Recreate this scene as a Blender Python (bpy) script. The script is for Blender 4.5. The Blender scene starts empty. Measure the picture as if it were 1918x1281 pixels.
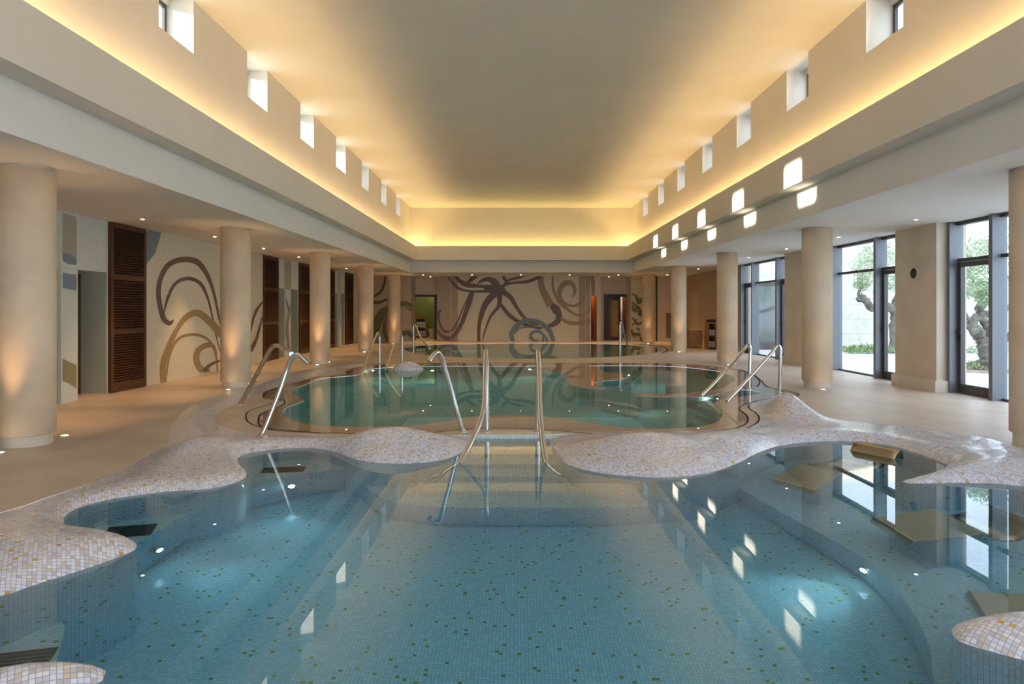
import bpy, math, random
import numpy as np
from mathutils import Vector
from mathutils.geometry import delaunay_2d_cdt
random.seed(7)
rng = np.random.default_rng(11)
scn = bpy.context.scene
COL = scn.collection

# ------------------------------------------------------------------ camera
F = 1279.0; VX = 969.0; VY = 580.0; CH = 1.46
cam_d = bpy.data.cameras.new('camera'); cam = bpy.data.objects.new('camera', cam_d); COL.objects.link(cam)
cam.location = (0, 0, CH); cam.rotation_euler = (math.radians(90), 0, 0)
cam_d.sensor_width = 36; cam_d.lens = F / 1918 * 36
cam_d.shift_x = -(VX - 959) / 1918; cam_d.shift_y = -(640.5 - VY) / 1918
cam_d.clip_start = 0.05; cam_d.clip_end = 300
scn.camera = cam

# ------------------------------------------------------------------ world, sun, exposure
scn.view_settings.view_transform = 'Standard'; scn.view_settings.look = 'None'
scn.view_settings.gamma = 1; scn.view_settings.use_curve_mapping = False
scn.view_settings.exposure = 0.68
w = bpy.data.worlds.new('sky'); scn.world = w; w.use_nodes = True
bg = w.node_tree.nodes['Background']
bg.inputs[0].default_value = (0.66, 0.80, 1.0, 1); bg.inputs[1].default_value = 3.05
sd = bpy.data.lights.new('sun', 'SUN'); sun = bpy.data.objects.new('sun', sd); COL.objects.link(sun)
sd.energy = 16; sd.color = (1.0, 0.93, 0.80); sd.angle = math.radians(0.9)
sun.rotation_euler = Vector((1, 0.544, -0.188)).to_track_quat('-Z', 'Y').to_euler()
cy = scn.cycles
cy.use_denoising = True; cy.max_bounces = 12; cy.diffuse_bounces = 5; cy.glossy_bounces = 5
cy.transmission_bounces = 8; cy.transparent_max_bounces = 12; cy.sample_clamp_indirect = 6.0
cy.caustics_reflective = False; cy.caustics_refractive = True; cy.blur_glossy = 0.3

# ------------------------------------------------------------------ helpers
def G(x, y, z=0.0):
    Y = (CH - z) * F / (y - VY); return ((x - VX) * Y / F, Y)
def PX(x, y, X):
    Y = X * F / (x - VX); return (X, Y, CH + (VY - y) * Y / F)
def PY(x, y, Y):
    return ((x - VX) * Y / F, Y, CH + (VY - y) * Y / F)
ZW = -0.03
def U(x, y, D, zw=ZW):
    """pixel of something D below the water seen through it -> world xy"""
    dx, dz = (x - VX) / F, (y - VY) / F
    t = (CH - zw) / dz; X, Y = dx * t, t
    h = math.hypot(dx, 1); si = h / math.hypot(h, dz) / 1.333; tr = si / math.sqrt(1 - si * si)
    return (X + D * tr * dx / h, Y + D * tr / h)
def catmull(P, step=0.05, closed=False):
    P = [np.array(p[:2], float) for p in P]; n = len(P); out = []
    rngi = range(n) if closed else range(n - 1)
    for i in rngi:
        if closed: a, b, c, d = P[i-1], P[i], P[(i+1) % n], P[(i+2) % n]
        else: a, b, c, d = P[max(i-1, 0)], P[i], P[i+1], P[min(i+2, n-1)]
        L = np.linalg.norm(c - b); m = max(1, int(L / step)); T = []
        # centripetal
        t0 = 0; t1 = t0 + max(np.linalg.norm(b-a), 1e-4)**.5; t2 = t1 + max(L, 1e-4)**.5; t3 = t2 + max(np.linalg.norm(d-c), 1e-4)**.5
        for k in range(m):
            t = t1 + (t2 - t1) * k / m
            A1 = (t1-t)/(t1-t0)*a + (t-t0)/(t1-t0)*b; A2 = (t2-t)/(t2-t1)*b + (t-t1)/(t2-t1)*c; A3 = (t3-t)/(t3-t2)*c + (t-t2)/(t3-t2)*d
            B1 = (t2-t)/(t2-t0)*A1 + (t-t0)/(t2-t0)*A2; B2 = (t3-t)/(t3-t1)*A2 + (t-t1)/(t3-t1)*A3
            out.append((t2-t)/(t2-t1)*B1 + (t-t1)/(t2-t1)*B2)
    if not closed: out.append(P[-1])
    return [tuple(map(float, p)) for p in out]
def inside(pts, poly):
    pts = np.asarray(pts); poly = np.asarray(poly); x, y = pts[:, 0], pts[:, 1]; r = np.zeros(len(pts), bool)
    j = len(poly) - 1
    for i in range(len(poly)):
        xi, yi = poly[i]; xj, yj = poly[j]
        if yi != yj:
            c = ((yi > y) != (yj > y)) & (x < (xj - xi) * (y - yi) / (yj - yi) + xi); r ^= c
        j = i
    return r
def dist_line(pts, line):
    pts = np.asarray(pts, float); L = np.asarray(line, float); d = np.full(len(pts), 1e9)
    for a, b in zip(L[:-1], L[1:]):
        ab = b - a; q = max(ab @ ab, 1e-12); t = np.clip(((pts - a) @ ab) / q, 0, 1)
        d = np.minimum(d, np.hypot(*(pts - a - t[:, None] * ab).T))
    return d
def tri(outer, holes=(), extra=()):
    V = []; E = []
    for lp in [outer, *holes]:
        s = len(V); V += [Vector(p) for p in lp]; E += [(s + i, s + (i + 1) % len(lp)) for i in range(len(lp))]
    V += [Vector(p) for p in extra]
    v, e, f, *_ = delaunay_2d_cdt(V, E, [], 0, 1e-5)
    c = np.array([[sum(v[i].x for i in t) / 3, sum(v[i].y for i in t) / 3] for t in f])
    ok = inside(c, outer)
    for h in holes: ok &= ~inside(c, h)
    fs = []
    for t, k in zip(f, ok):
        if k:
            a, b, c2 = (v[i] for i in t)
            fs.append(tuple(t) if (b - a).cross(c2 - a) > 0 else tuple(t)[::-1])
    return [(p.x, p.y) for p in v], fs

class MB:
    def __init__(s): s.v = []; s.f = []; s.m = []; s.uv = []; s.sm = []
    def add(s, verts, faces, mi=0, uvs=None, smooth=False):
        b = len(s.v); s.v += [tuple(map(float, p)) for p in verts]
        for k, f in enumerate(faces):
            s.f.append(tuple(i + b for i in f)); s.m.append(mi); s.sm.append(smooth)
            if uvs is None: s.uv.append([(s.v[i + b][0], s.v[i + b][1]) for i in f])
            else: s.uv.append([uvs[i] for i in f])
        return s
    def box(s, x0, x1, y0, y1, z0, z1, mi=0, b=0.0):
        x0, x1 = min(x0, x1), max(x0, x1); y0, y1 = min(y0, y1), max(y0, y1); z0, z1 = min(z0, z1), max(z0, z1)
        if b <= 0:
            v = [(x, y, z) for z in (z0, z1) for x, y in ((x0, y0), (x1, y0), (x1, y1), (x0, y1))]
            s.add(v, [(3, 2, 1, 0), (4, 5, 6, 7), (0, 1, 5, 4), (1, 2, 6, 5), (2, 3, 7, 6), (3, 0, 4, 7)], mi)
        else:
            b = min(b, (x1-x0)/2.01, (y1-y0)/2.01, (z1-z0)/2.01)
            def ring(i, z): return [(x0+i, y0+b, z), (x0+b, y0+i, z), (x1-b, y0+i, z), (x1-i, y0+b, z), (x1-i, y1-b, z), (x1-b, y1-i, z), (x0+b, y1-i, z), (x0+i, y1-b, z)]
            R = [ring(b, z0), ring(0, z0+b), ring(0, z1-b), ring(b, z1)]
            v = [p for r in R for p in r]; f = [tuple(range(7, -1, -1)), tuple(range(24, 32))]
            for k in range(3):
                for i in range(8): f.append((k*8+i, k*8+(i+1) % 8, k*8+8+(i+1) % 8, k*8+8+i))
            s.add(v, f, mi)
        return s
    def quad(s, a, b, c, d, mi=0): return s.add([a, b, c, d], [(0, 1, 2, 3)], mi)
    def lathe(s, cx, cy_, prof, n=40, mi=0, smooth=True):
        v = []; f = []; m = len(prof)
        for r, z in prof:
            for i in range(n): a = 2*math.pi*i/n; v.append((cx+r*math.cos(a), cy_+r*math.sin(a), z))
        for k in range(m-1):
            for i in range(n): f.append((k*n+i, k*n+(i+1) % n, (k+1)*n+(i+1) % n, (k+1)*n+i))
        s.add(v, f, mi, smooth=smooth)
        s.add([v[i] for i in range(n)], [tuple(range(n-1, -1, -1))], mi); s.add(v[-n:], [tuple(range(n))], mi)
        return s
    def tube(s, P, r, n=14, mi=0, cap=True):
        P = [Vector(p) for p in P]; rs = r if isinstance(r, (list, tuple)) else [r]*len(P); v = []; f = []
        t = (P[1]-P[0]).normalized(); up = Vector((0, 0, 1)) if abs(t.z) < .9 else Vector((1, 0, 0)); u = t.cross(up).normalized()
        for i, p in enumerate(P):
            t = (P[min(i+1, len(P)-1)]-P[max(i-1, 0)]).normalized(); u = (u - t*u.dot(t)).normalized(); q = t.cross(u)
            for k in range(n): a = 2*math.pi*k/n; v.append(p + (u*math.cos(a)+q*math.sin(a))*rs[i])
        for i in range(len(P)-1):
            for k in range(n): f.append((i*n+k, i*n+(k+1) % n, (i+1)*n+(k+1) % n, (i+1)*n+k))
        s.add(v, f, mi, smooth=True)
        if cap: s.add(v[:n], [tuple(range(n-1, -1, -1))], mi); s.add(v[-n:], [tuple(range(n))], mi)
        return s
    def prism(s, poly, z0, z1, mi=0, top=True, bottom=True):
        n = len(poly); V, Fc = tri(poly)
        if top: s.add([(x, y, z1) for x, y in V], Fc, mi)
        if bottom: s.add([(x, y, z0) for x, y in V], [f[::-1] for f in Fc], mi)
        s.wall(poly, z0, z1, mi, closed=True); return s
    def wall(s, line, z0, z1, mi=0, closed=False, flip=False, smooth=True):
        line = list(line) + ([line[0]] if closed else []); d = [0]
        for a, b in zip(line[:-1], line[1:]): d.append(d[-1]+math.hypot(b[0]-a[0], b[1]-a[1]))
        n = len(line); v = [(x, y, z0) for x, y in line]+[(x, y, z1) for x, y in line]; uv = [(q, z0) for q in d]+[(q, z1) for q in d]
        f = [(i, i+1, n+i+1, n+i) for i in range(n-1)]
        if flip: f = [q[::-1] for q in f]
        s.add(v, f, mi, uv, smooth); return s
    def obj(s, name, mats, parent=None, loc=None, auto=None):
        me = bpy.data.meshes.new(name); me.from_pydata(s.v, [], s.f); me.update()
        mats = mats if isinstance(mats, (list, tuple)) else [mats]
        for m in mats: me.materials.append(m)
        me.polygons.foreach_set('material_index', s.m); me.polygons.foreach_set('use_smooth', s.sm)
        ul = me.uv_layers.new(name='UVMap'); flat = [c for f in s.uv for p in f for c in p]; ul.data.foreach_set('uv', flat)
        o = bpy.data.objects.new(name, me); COL.objects.link(o)
        if parent: o.parent = parent; o.matrix_parent_inverse = parent.matrix_world.inverted() if False else o.matrix_parent_inverse
        return o
def empty(name, loc=(0, 0, 0)):
    o = bpy.data.objects.new(name, None); COL.objects.link(o); o.location = loc; o.empty_display_size = .1; return o
def tag(o, label=None, cat=None, group=None, kind=None):
    if label: o['label'] = label
    if cat: o['category'] = cat
    if group: o['group'] = group
    if kind: o['kind'] = kind
    return o
def struct(mb, name, mats, label=None, cat=None, parent=None):
    o = mb.obj(name, mats, parent)
    if parent is None: o['kind'] = 'structure'
    if label: o['label'] = label
    if cat and parent is None: o['category'] = cat
    return o
def part(mb, name, mats, root, label=None):
    """mesh given in world coordinates, parented to root (an Empty at root.location, rotation 0)"""
    o = mb.obj(name, mats)
    L = root.location if root.type == 'EMPTY' else Vector((0, 0, 0))
    if root.type == 'EMPTY' and L.length > 0:
        for v in o.data.vertices: v.co -= L
    o.parent = root
    if label: o['label'] = label
    return o
def copy_tree(o, loc=None, parent=None):
    c = o.copy(); COL.objects.link(c)
    if parent: c.parent = parent
    if loc is not None: c.location = loc
    for ch in list(o.children): copy_tree(ch, None, c)
    return c
ORD = 'nearest second third fourth fifth sixth seventh eighth ninth tenth'.split()

# ------------------------------------------------------------------ materials
def mat(name):
    m = bpy.data.materials.new(name); m.use_nodes = True; nt = m.node_tree
    return m, nt, nt.nodes['Principled BSDF']
def N(nt, t, **k):
    n = nt.nodes.new(t)
    for a, b in k.items():
        if isinstance(a, str) and hasattr(n, a): setattr(n, a, b)
    return n
def plain(name, col, rough=.6, metal=0, spec=.5, noise=0, nscale=3, bump=0):
    m, nt, p = mat(name); p.inputs['Base Color'].default_value = (*col, 1); p.inputs['Roughness'].default_value = rough
    p.inputs['Metallic'].default_value = metal; p.inputs['Specular IOR Level'].default_value = spec
    tc = N(nt, 'ShaderNodeTexCoord')
    if noise:
        nz = N(nt, 'ShaderNodeTexNoise'); nz.inputs['Scale'].default_value = nscale; nz.inputs['Detail'].default_value = 5
        nt.links.new(tc.outputs['Object'], nz.inputs['Vector']); mx = N(nt, 'ShaderNodeMix', data_type='RGBA')
        mx.inputs[6].default_value = tuple(c*(1-noise) for c in col)+(1,); mx.inputs[7].default_value = tuple(min(1, c*(1+noise)) for c in col)+(1,)
        cr = N(nt, 'ShaderNodeMapRange'); cr.inputs[1].default_value = .3; cr.inputs[2].default_value = .7
        nt.links.new(nz.outputs['Fac'], cr.inputs[0]); nt.links.new(cr.outputs[0], mx.inputs[0]); nt.links.new(mx.outputs[2], p.inputs['Base Color'])
    if bump:
        b = N(nt, 'ShaderNodeBump'); b.inputs['Strength'].default_value = bump; b.inputs['Distance'].default_value = .01
        n2 = N(nt, 'ShaderNodeTexNoise'); n2.inputs['Scale'].default_value = 40; nt.links.new(tc.outputs['Object'], n2.inputs['Vector'])
        nt.links.new(n2.outputs['Fac'], b.inputs['Height']); nt.links.new(b.outputs[0], p.inputs['Normal'])
    return m
def emit(name, col, s):
    m, nt, p = mat(name); p.inputs['Base Color'].default_value = (*col, 1); p.inputs['Emission Color'].default_value = (*col, 1); p.inputs['Emission Strength'].default_value = s
    return m
def mosaic(name, cols, pitch=.0225, gold=.016, rough=.16, coord='UV', grout=(.33, .34, .46), tilt=.07, gw=.44, gc=(.80, .45, .05)):
    m, nt, p = mat(name); L = nt.links.new
    uv = N(nt, 'ShaderNodeTexCoord')
    sc = N(nt, 'ShaderNodeVectorMath', operation='SCALE'); sc.inputs['Scale'].default_value = 1/pitch; L(uv.outputs[coord], sc.inputs[0])
    fl = N(nt, 'ShaderNodeVectorMath', operation='FLOOR'); L(sc.outputs[0], fl.inputs[0])
    fr = N(nt, 'ShaderNodeVectorMath', operation='FRACTION'); L(sc.outputs[0], fr.inputs[0])
    hb = N(nt, 'ShaderNodeVectorMath', operation='SUBTRACT'); hb.inputs[1].default_value = (.5, .5, .5); L(fr.outputs[0], hb.inputs[0])
    ab = N(nt, 'ShaderNodeVectorMath', operation='ABSOLUTE'); L(hb.outputs[0], ab.inputs[0])
    sx = N(nt, 'ShaderNodeSeparateXYZ'); L(ab.outputs[0], sx.inputs[0])
    mx = N(nt, 'ShaderNodeMath', operation='MAXIMUM'); L(sx.outputs[0], mx.inputs[0]); L(sx.outputs[1], mx.inputs[1])
    gt = N(nt, 'ShaderNodeMath', operation='GREATER_THAN'); gt.inputs[1].default_value = gw; L(mx.outputs[0], gt.inputs[0])
    wn = N(nt, 'ShaderNodeTexWhiteNoise', noise_dimensions='2D'); L(fl.outputs[0], wn.inputs['Vector'])
    ramp = N(nt, 'ShaderNodeValToRGB'); ramp.color_ramp.interpolation = 'CONSTANT'; el = ramp.color_ramp.elements
    el[0].color = (*cols[0], 1); el[1].position = 1/len(cols); el[1].color = (*cols[1], 1)
    for i in range(2, len(cols)): e = el.new(i/len(cols)); e.color = (*cols[i], 1)
    L(wn.outputs['Value'], ramp.inputs[0])
    add = N(nt, 'ShaderNodeVectorMath', operation='ADD'); add.inputs[1].default_value = (37.3, 91.7, 0); L(fl.outputs[0], add.inputs[0])
    w2 = N(nt, 'ShaderNodeTexWhiteNoise', noise_dimensions='2D'); L(add.outputs[0], w2.inputs['Vector'])
    lt = N(nt, 'ShaderNodeMath', operation='LESS_THAN'); lt.inputs[1].default_value = gold; L(w2.outputs['Value'], lt.inputs[0])
    m1 = N(nt, 'ShaderNodeMix', data_type='RGBA'); L(lt.outputs[0], m1.inputs[0]); L(ramp.outputs[0], m1.inputs[6]); m1.inputs[7].default_value = (*gc, 1)
    m2 = N(nt, 'ShaderNodeMix', data_type='RGBA'); L(gt.outputs[0], m2.inputs[0]); L(m1.outputs[2], m2.inputs[6]); m2.inputs[7].default_value = (*grout, 1)
    L(m2.outputs[2], p.inputs['Base Color'])
    mm = N(nt, 'ShaderNodeMath', operation='MULTIPLY'); L(lt.outputs[0], mm.inputs[0]); mm.inputs[1].default_value = .35; L(mm.outputs[0], p.inputs['Metallic'])
    rr = N(nt, 'ShaderNodeMapRange'); rr.inputs[3].default_value = rough; rr.inputs[4].default_value = .7; L(gt.outputs[0], rr.inputs[0]); L(rr.outputs[0], p.inputs['Roughness'])
    ge = N(nt, 'ShaderNodeNewGeometry')
    sb = N(nt, 'ShaderNodeVectorMath', operation='SUBTRACT'); sb.inputs[1].default_value = (.5, .5, .5); L(wn.outputs['Color'], sb.inputs[0])
    s2 = N(nt, 'ShaderNodeVectorMath', operation='SCALE'); s2.inputs['Scale'].default_value = tilt; L(sb.outputs[0], s2.inputs[0])
    ad = N(nt, 'ShaderNodeVectorMath', operation='ADD'); L(ge.outputs['Normal'], ad.inputs[0]); L(s2.outputs[0], ad.inputs[1])
    nn = N(nt, 'ShaderNodeVectorMath', operation='NORMALIZE'); L(ad.outputs[0], nn.inputs[0]); L(nn.outputs[0], p.inputs['Normal'])
    return m
PLASTER = plain('plaster_white', (.80, .77, .72), .85, noise=.02, nscale=1)
PLASTERW = plain('plaster_cream', (.76, .70, .61), .85, noise=.03, nscale=1)
STONE = plain('limestone_column', (.74, .60, .44), .6, noise=.10, nscale=2.2, bump=.15)
STONEP = plain('limestone_pier', (.70, .60, .48), .65, noise=.08, nscale=2.0, bump=.15)
STONEB = plain('limestone_base', (.72, .66, .56), .6, noise=.05)
GREYW = plain('green_grey_paint', (.40, .43, .36), .7, noise=.03)
WHITEP = plain('mosaic_pale_wall', (.66, .70, .66), .5, noise=.04, nscale=6)
MURALBG = plain('mural_ground', (.72, .68, .55), .45, noise=.05, nscale=9)
MURALSIDE = plain('mural_ground_brown', (.42, .35, .28), .5, noise=.05, nscale=9)
M_BROWN = plain('mural_brown', (.15, .105, .085), .45, noise=.12, nscale=30)
M_TAN = plain('mural_tan', (.36, .25, .13), .45, noise=.12, nscale=30)
M_BLUE = plain('mural_blue', (.19, .26, .31), .45, noise=.12, nscale=30)
M_OLIVE = plain('mural_olive', (.17, .155, .08), .45, noise=.12, nscale=30)
M_GREEN = plain('mural_green', (.28, .27, .14), .45, noise=.12, nscale=30)
M_LBLUE = plain('mural_light_blue', (.40, .48, .48), .45, noise=.1, nscale=30)
WOOD = plain('dark_wood', (.085, .031, .010), .5, noise=.25, nscale=8)
WOOD2 = plain('brown_wood', (.34, .17, .06), .45, noise=.2, nscale=6)
WOODK = plain('black_wood', (.035, .018, .012), .35)
FRAME = plain('bronze_frame', (.085, .08, .078), .4, metal=.3)
FIN = plain('grey_fin', (.20, .21, .235), .45, metal=.3)
BLACK = plain('black_plastic', (.012, .012, .012), .4)
STEEL = plain('polished_steel', (.66, .65, .63), .09, metal=1)
STEELB = plain('brushed_steel', (.50, .42, .29), .24, metal=1)  # gold tint puts the warm ceiling reflection into the steel colour
DARKG = plain('grille_dark', (.10, .11, .12), .5)
GAP = plain('shadow_gap', (.015, .015, .015), .9)
BARK = plain('olive_bark', (.17, .15, .125), .9, noise=.45, nscale=9, bump=.8)
LEAFM = plain('olive_leaf', (.34, .42, .24), .6, noise=.3, nscale=2)
LEAF2 = plain('shrub_leaf', (.20, .33, .10), .6, noise=.3, nscale=4)
PAVE = plain('courtyard_paving', (.62, .63, .64), .8, noise=.04, nscale=1)
SOIL = plain('gravel_soil', (.30, .22, .15), .9, noise=.3, nscale=14)
TOWEL = plain('towel', (.60, .62, .66), .9, bump=.5)
TERRA = plain('roof_tile', (.50, .24, .13), .8, noise=.2, nscale=5)
ORANGE = plain('orange_light_wall', (.62, .30, .10), .7)  # orange light of the corridor put into its wall colour
YELLOW = plain('amber_panel', (.40, .26, .06), .5)
CREAMD = plain('cream_door', (.55, .47, .37), .6)
LAMPW = emit('lamp_warm', (1, .80, .52), 14.0)
LAMPC = emit('lamp_cool', (.75, 1, .95), 30.0)
COVE = emit('cove_led', (1, .70, .25), 3.0)
MOSAIC = mosaic('mosaic_white', [(.74, .77, .92), (.62, .63, .76), (.80, .82, .92), (.70, .60, .52), (.70, .74, .90), (.58, .54, .55), (.80, .82, .95), (.64, .64, .66), (.76, .79, .92)])
MOSAICP = mosaic('mosaic_pool', [(.72, .87, .93), (.64, .79, .87), (.76, .90, .95), (.66, .79, .87), (.74, .88, .95), (.66, .78, .80)], gold=.02, gc=(.50, .46, .05), grout=(.34, .42, .52), tilt=.05, gw=.45)  # gold tiles greened: the water's filtering of light is put into their colour
MOSAICT = mosaic('mosaic_teal', [(.74, .90, .88), (.68, .84, .84), (.80, .92, .90), (.72, .86, .86)], pitch=.04, gold=.03, grout=(.34, .46, .46), tilt=.04)
GREENM = mosaic('mosaic_green', [(.22, .32, .06), (.30, .40, .08), (.16, .26, .04), (.34, .44, .14)], pitch=.05, gold=.02, coord='Object', grout=(.12, .16, .05))
def blockwall(name, c1, c2, mc, w_, h_, ms=.008, rough=.7, off=.5, coord='Object', rot=None, coat=0):
    m, nt, p = mat(name); L = nt.links.new; tc = N(nt, 'ShaderNodeTexCoord'); mp = N(nt, 'ShaderNodeMapping')
    if rot: mp.inputs['Rotation'].default_value = rot
    L(tc.outputs[coord], mp.inputs[0]); b = N(nt, 'ShaderNodeTexBrick'); b.offset = off
    b.inputs['Color1'].default_value = (*c1, 1); b.inputs['Color2'].default_value = (*c2, 1); b.inputs['Mortar'].default_value = (*mc, 1)
    b.inputs['Scale'].default_value = 1; b.inputs['Mortar Size'].default_value = ms; b.inputs['Brick Width'].default_value = w_; b.inputs['Row Height'].default_value = h_
    L(mp.outputs[0], b.inputs['Vector'])
    nz = N(nt, 'ShaderNodeTexNoise'); nz.inputs['Scale'].default_value = 1.5; nz.inputs['Detail'].default_value = 6; L(tc.outputs[coord], nz.inputs['Vector'])
    mr = N(nt, 'ShaderNodeMapRange'); mr.inputs[1].default_value = .3; mr.inputs[2].default_value = .7; mr.inputs[3].default_value = .88; mr.inputs[4].default_value = 1.08; L(nz.outputs['Fac'], mr.inputs[0])
    mu = N(nt, 'ShaderNodeVectorMath', operation='SCALE'); L(b.outputs['Color'], mu.inputs[0]); L(mr.outputs[0], mu.inputs['Scale']); L(mu.outputs[0], p.inputs['Base Color'])
    p.inputs['Roughness'].default_value = rough
    if coat: p.inputs['Coat Weight'].default_value = 1; p.inputs['Coat Roughness'].default_value = 0; p.inputs['Coat IOR'].default_value = coat
    return m
WETM = blockwall('wet_travertine', (.50, .36, .25), (.46, .32, .22), (.28, .20, .14), 1.2, .6, .003, .5, rot=(0, 0, math.radians(90)), coat=1.5)
FLOORM = blockwall('travertine_floor', (.61, .51, .43), (.565, .47, .39), (.33, .26, .19), 1.2, .6, .003, .42, rot=(0, 0, math.radians(90)))
EXTW = blockwall('limestone_blocks', (.74, .70, .62), (.70, .66, .58), (.5, .47, .42), 1.3, .55, .008, .8, rot=(math.radians(90), 0, 0))
EXTW2 = blockwall('limestone_blocks_side', (.74, .70, .62), (.70, .66, .58), (.5, .47, .42), 1.3, .55, .008, .8, rot=(math.radians(90), 0, math.radians(90)))
def glass(name, tint=(.97, .99, .98)):
    m = bpy.data.materials.new(name); m.use_nodes = True; nt = m.node_tree; nt.nodes.clear(); L = nt.links.new
    o = N(nt, 'ShaderNodeOutputMaterial'); t = N(nt, 'ShaderNodeBsdfTransparent'); t.inputs[0].default_value = (*tint, 1)
    g = N(nt, 'ShaderNodeBsdfGlossy'); g.inputs['Roughness'].default_value = .02; f = N(nt, 'ShaderNodeFresnel'); ge = N(nt, 'ShaderNodeNewGeometry')
    mr = N(nt, 'ShaderNodeMapRange'); mr.inputs[3].default_value = 1.4; mr.inputs[4].default_value = 1/1.4; L(ge.outputs['Backfacing'], mr.inputs[0]); L(mr.outputs[0], f.inputs[0])
    x = N(nt, 'ShaderNodeMixShader'); L(f.outputs[0], x.inputs[0]); L(t.outputs[0], x.inputs[1]); L(g.outputs[0], x.inputs[2]); L(x.outputs[0], o.inputs[0]); return m
GLASS = glass('window_glass')
def water(name, col, dens, ripple=.0):
    m = bpy.data.materials.new(name); m.use_nodes = True; nt = m.node_tree; nt.nodes.clear(); L = nt.links.new
    o = N(nt, 'ShaderNodeOutputMaterial'); g = N(nt, 'ShaderNodeBsdfGlass'); g.inputs['Roughness'].default_value = 0; g.inputs['IOR'].default_value = 1.333
    g.inputs['Color'].default_value = (1, 1, 1, 1); L(g.outputs[0], o.inputs['Surface'])
    va = N(nt, 'ShaderNodeVolumeAbsorption'); va.inputs['Color'].default_value = (*col, 1); va.inputs['Density'].default_value = dens; L(va.outputs[0], o.inputs['Volume'])
    if ripple:
        nz = N(nt, 'ShaderNodeTexNoise'); nz.inputs['Scale'].default_value = 1.3; nz.inputs['Detail'].default_value = 1
        tc = N(nt, 'ShaderNodeTexCoord'); L(tc.outputs['Object'], nz.inputs['Vector']); b = N(nt, 'ShaderNodeBump'); b.inputs['Strength'].default_value = ripple
        b.inputs['Distance'].default_value = .01; L(nz.outputs['Fac'], b.inputs['Height']); L(b.outputs[0], g.inputs['Normal'])
    return m
WATERF = water('water_front', (.0, .71, .94), .39, .02)
WATERB = water('water_back', (.0, .76, .82), .30, .02)

# ================================================================== OUTLINES
# front pool water edge (z = ZW), clockwise from left end of the steps, down the left side, round the near end, up the right side
g = lambda x, y: G(x, y, ZW)
FPL = [(-.43, 7.98), g(888, 826), g(872, 842), g(850, 855), g(815, 864), g(760, 868), g(700, 866), g(662, 859), g(630, 847), g(595, 840), g(550, 839), g(500, 843),
       g(462, 850), g(446, 858), g(448, 869), g(460, 882), g(461, 891), g(448, 901), g(400, 914), g(310, 921), g(225, 932), g(165, 945),
       g(134, 957), g(120, 970), g(124, 983), g(152, 991), g(200, 998), g(240, 1008), g(256, 1019), g(252, 1030), g(225, 1042), g(190, 1055),
       g(130, 1075), g(60, 1097), g(0, 1117), (-3.15, 3.35), (-3.35, 3.05), (-3.1, 2.83), (-2.6, 2.80), g(0, 1268), g(60, 1254), g(120, 1248),
       g(175, 1247), g(199, 1256), g(192, 1274), (-1.8, 2.58), (-2.2, 2.4), (-2.6, 2.0), (-2.8, 1.4), (-2.5, .7), (-1.7, .25), (0, .1)]
FPR = [(.35, 7.98), g(1030, 826), g(1034, 842), g(1046, 858), g(1070, 873), g(1110, 883), g(1160, 890), g(1240, 894), g(1315, 888), g(1375, 870), g(1420, 848), g(1465, 834),
       g(1530, 827), g(1600, 827), g(1665, 834), g(1720, 850), g(1758, 864), g(1776, 873), g(1765, 880), g(1730, 892), g(1690, 903), g(1705, 905), g(1790, 904), g(1860, 906), g(1918, 911),
       (4.75, 5.45), (4.95, 4.9), (4.6, 4.2), (3.8, 3.65), (3.1, 3.42), (2.5, 3.33), (2.15, 3.27), g(1782, 1180), g(1798, 1202), g(1850, 1218), g(1918, 1236),
       (2.7, 2.75), (3.1, 2.2), (3.1, 1.4), (2.7, .7), (1.7, .25)]
FP = catmull(FPL + FPR[::-1], .045, closed=True)
# start/end: straight step edge between FPL[0] and FPR[0]
k0 = min(range(len(FP)), key=lambda i: math.hypot(FP[i][0]+.43, FP[i][1]-7.98)); FP = FP[k0:]+FP[:k0]
k1 = min(range(len(FP)), key=lambda i: math.hypot(FP[i][0]-.35, FP[i][1]-7.98)); FPpath = FP[:k1+1]   # from step left all the way round to step right
FP = list(FPpath)
# outer edge of the mosaic bank
OL = [(-.43, 7.98), G(860, 815), G(800, 818), G(720, 818), G(640, 816), G(560, 815), G(490, 813), G(440, 806), G(410, 796), G(401, 785), G(414, 771), G(445, 755), G(485, 738), G(535, 721),
      G(590, 705), G(635, 695), G(672, 687), G(690, 683), G(668, 681), G(630, 684), G(580, 691), G(500, 708), G(425, 734), G(368, 755), G(335, 780), G(318, 806),
      G(313, 830), G(258, 864), G(190, 897), G(100, 928), G(0, 960), (-4.3, 4.2), (-4.5, 3.2), (-4.4, 1.8), (-3.8, .4), (-2.6, -.7), (0, -1.0)]
OR_ = [(.35, 7.98), G(1060, 812), G(1120, 809), G(1200, 807), G(1300, 806), G(1380, 802), G(1408, 796), G(1421, 785), G(1417, 773), G(1404, 765), G(1404, 756), G(1430, 747), G(1470, 739), G(1492, 741),
       G(1506, 755), G(1530, 773), G(1570, 786), G(1630, 792), G(1700, 798), G(1790, 813), G(1850, 825), (5.30, 7.2), (5.45, 6.7), (5.75, 6.0), (5.8, 5.0), (5.5, 4.0), (4.9, 3.0), (4.5, 1.8), (3.9, .4), (2.6, -.7)]
OUTP = catmull(OL, .07)[:-1] + catmull((OR_ + [OL[-1]]), .07)[::-1]
BANKP = OUTP[:-1] + FPpath[::-1][:-1]
HOLE_F = OUTP  # deck hole (closes across the step edge)
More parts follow.
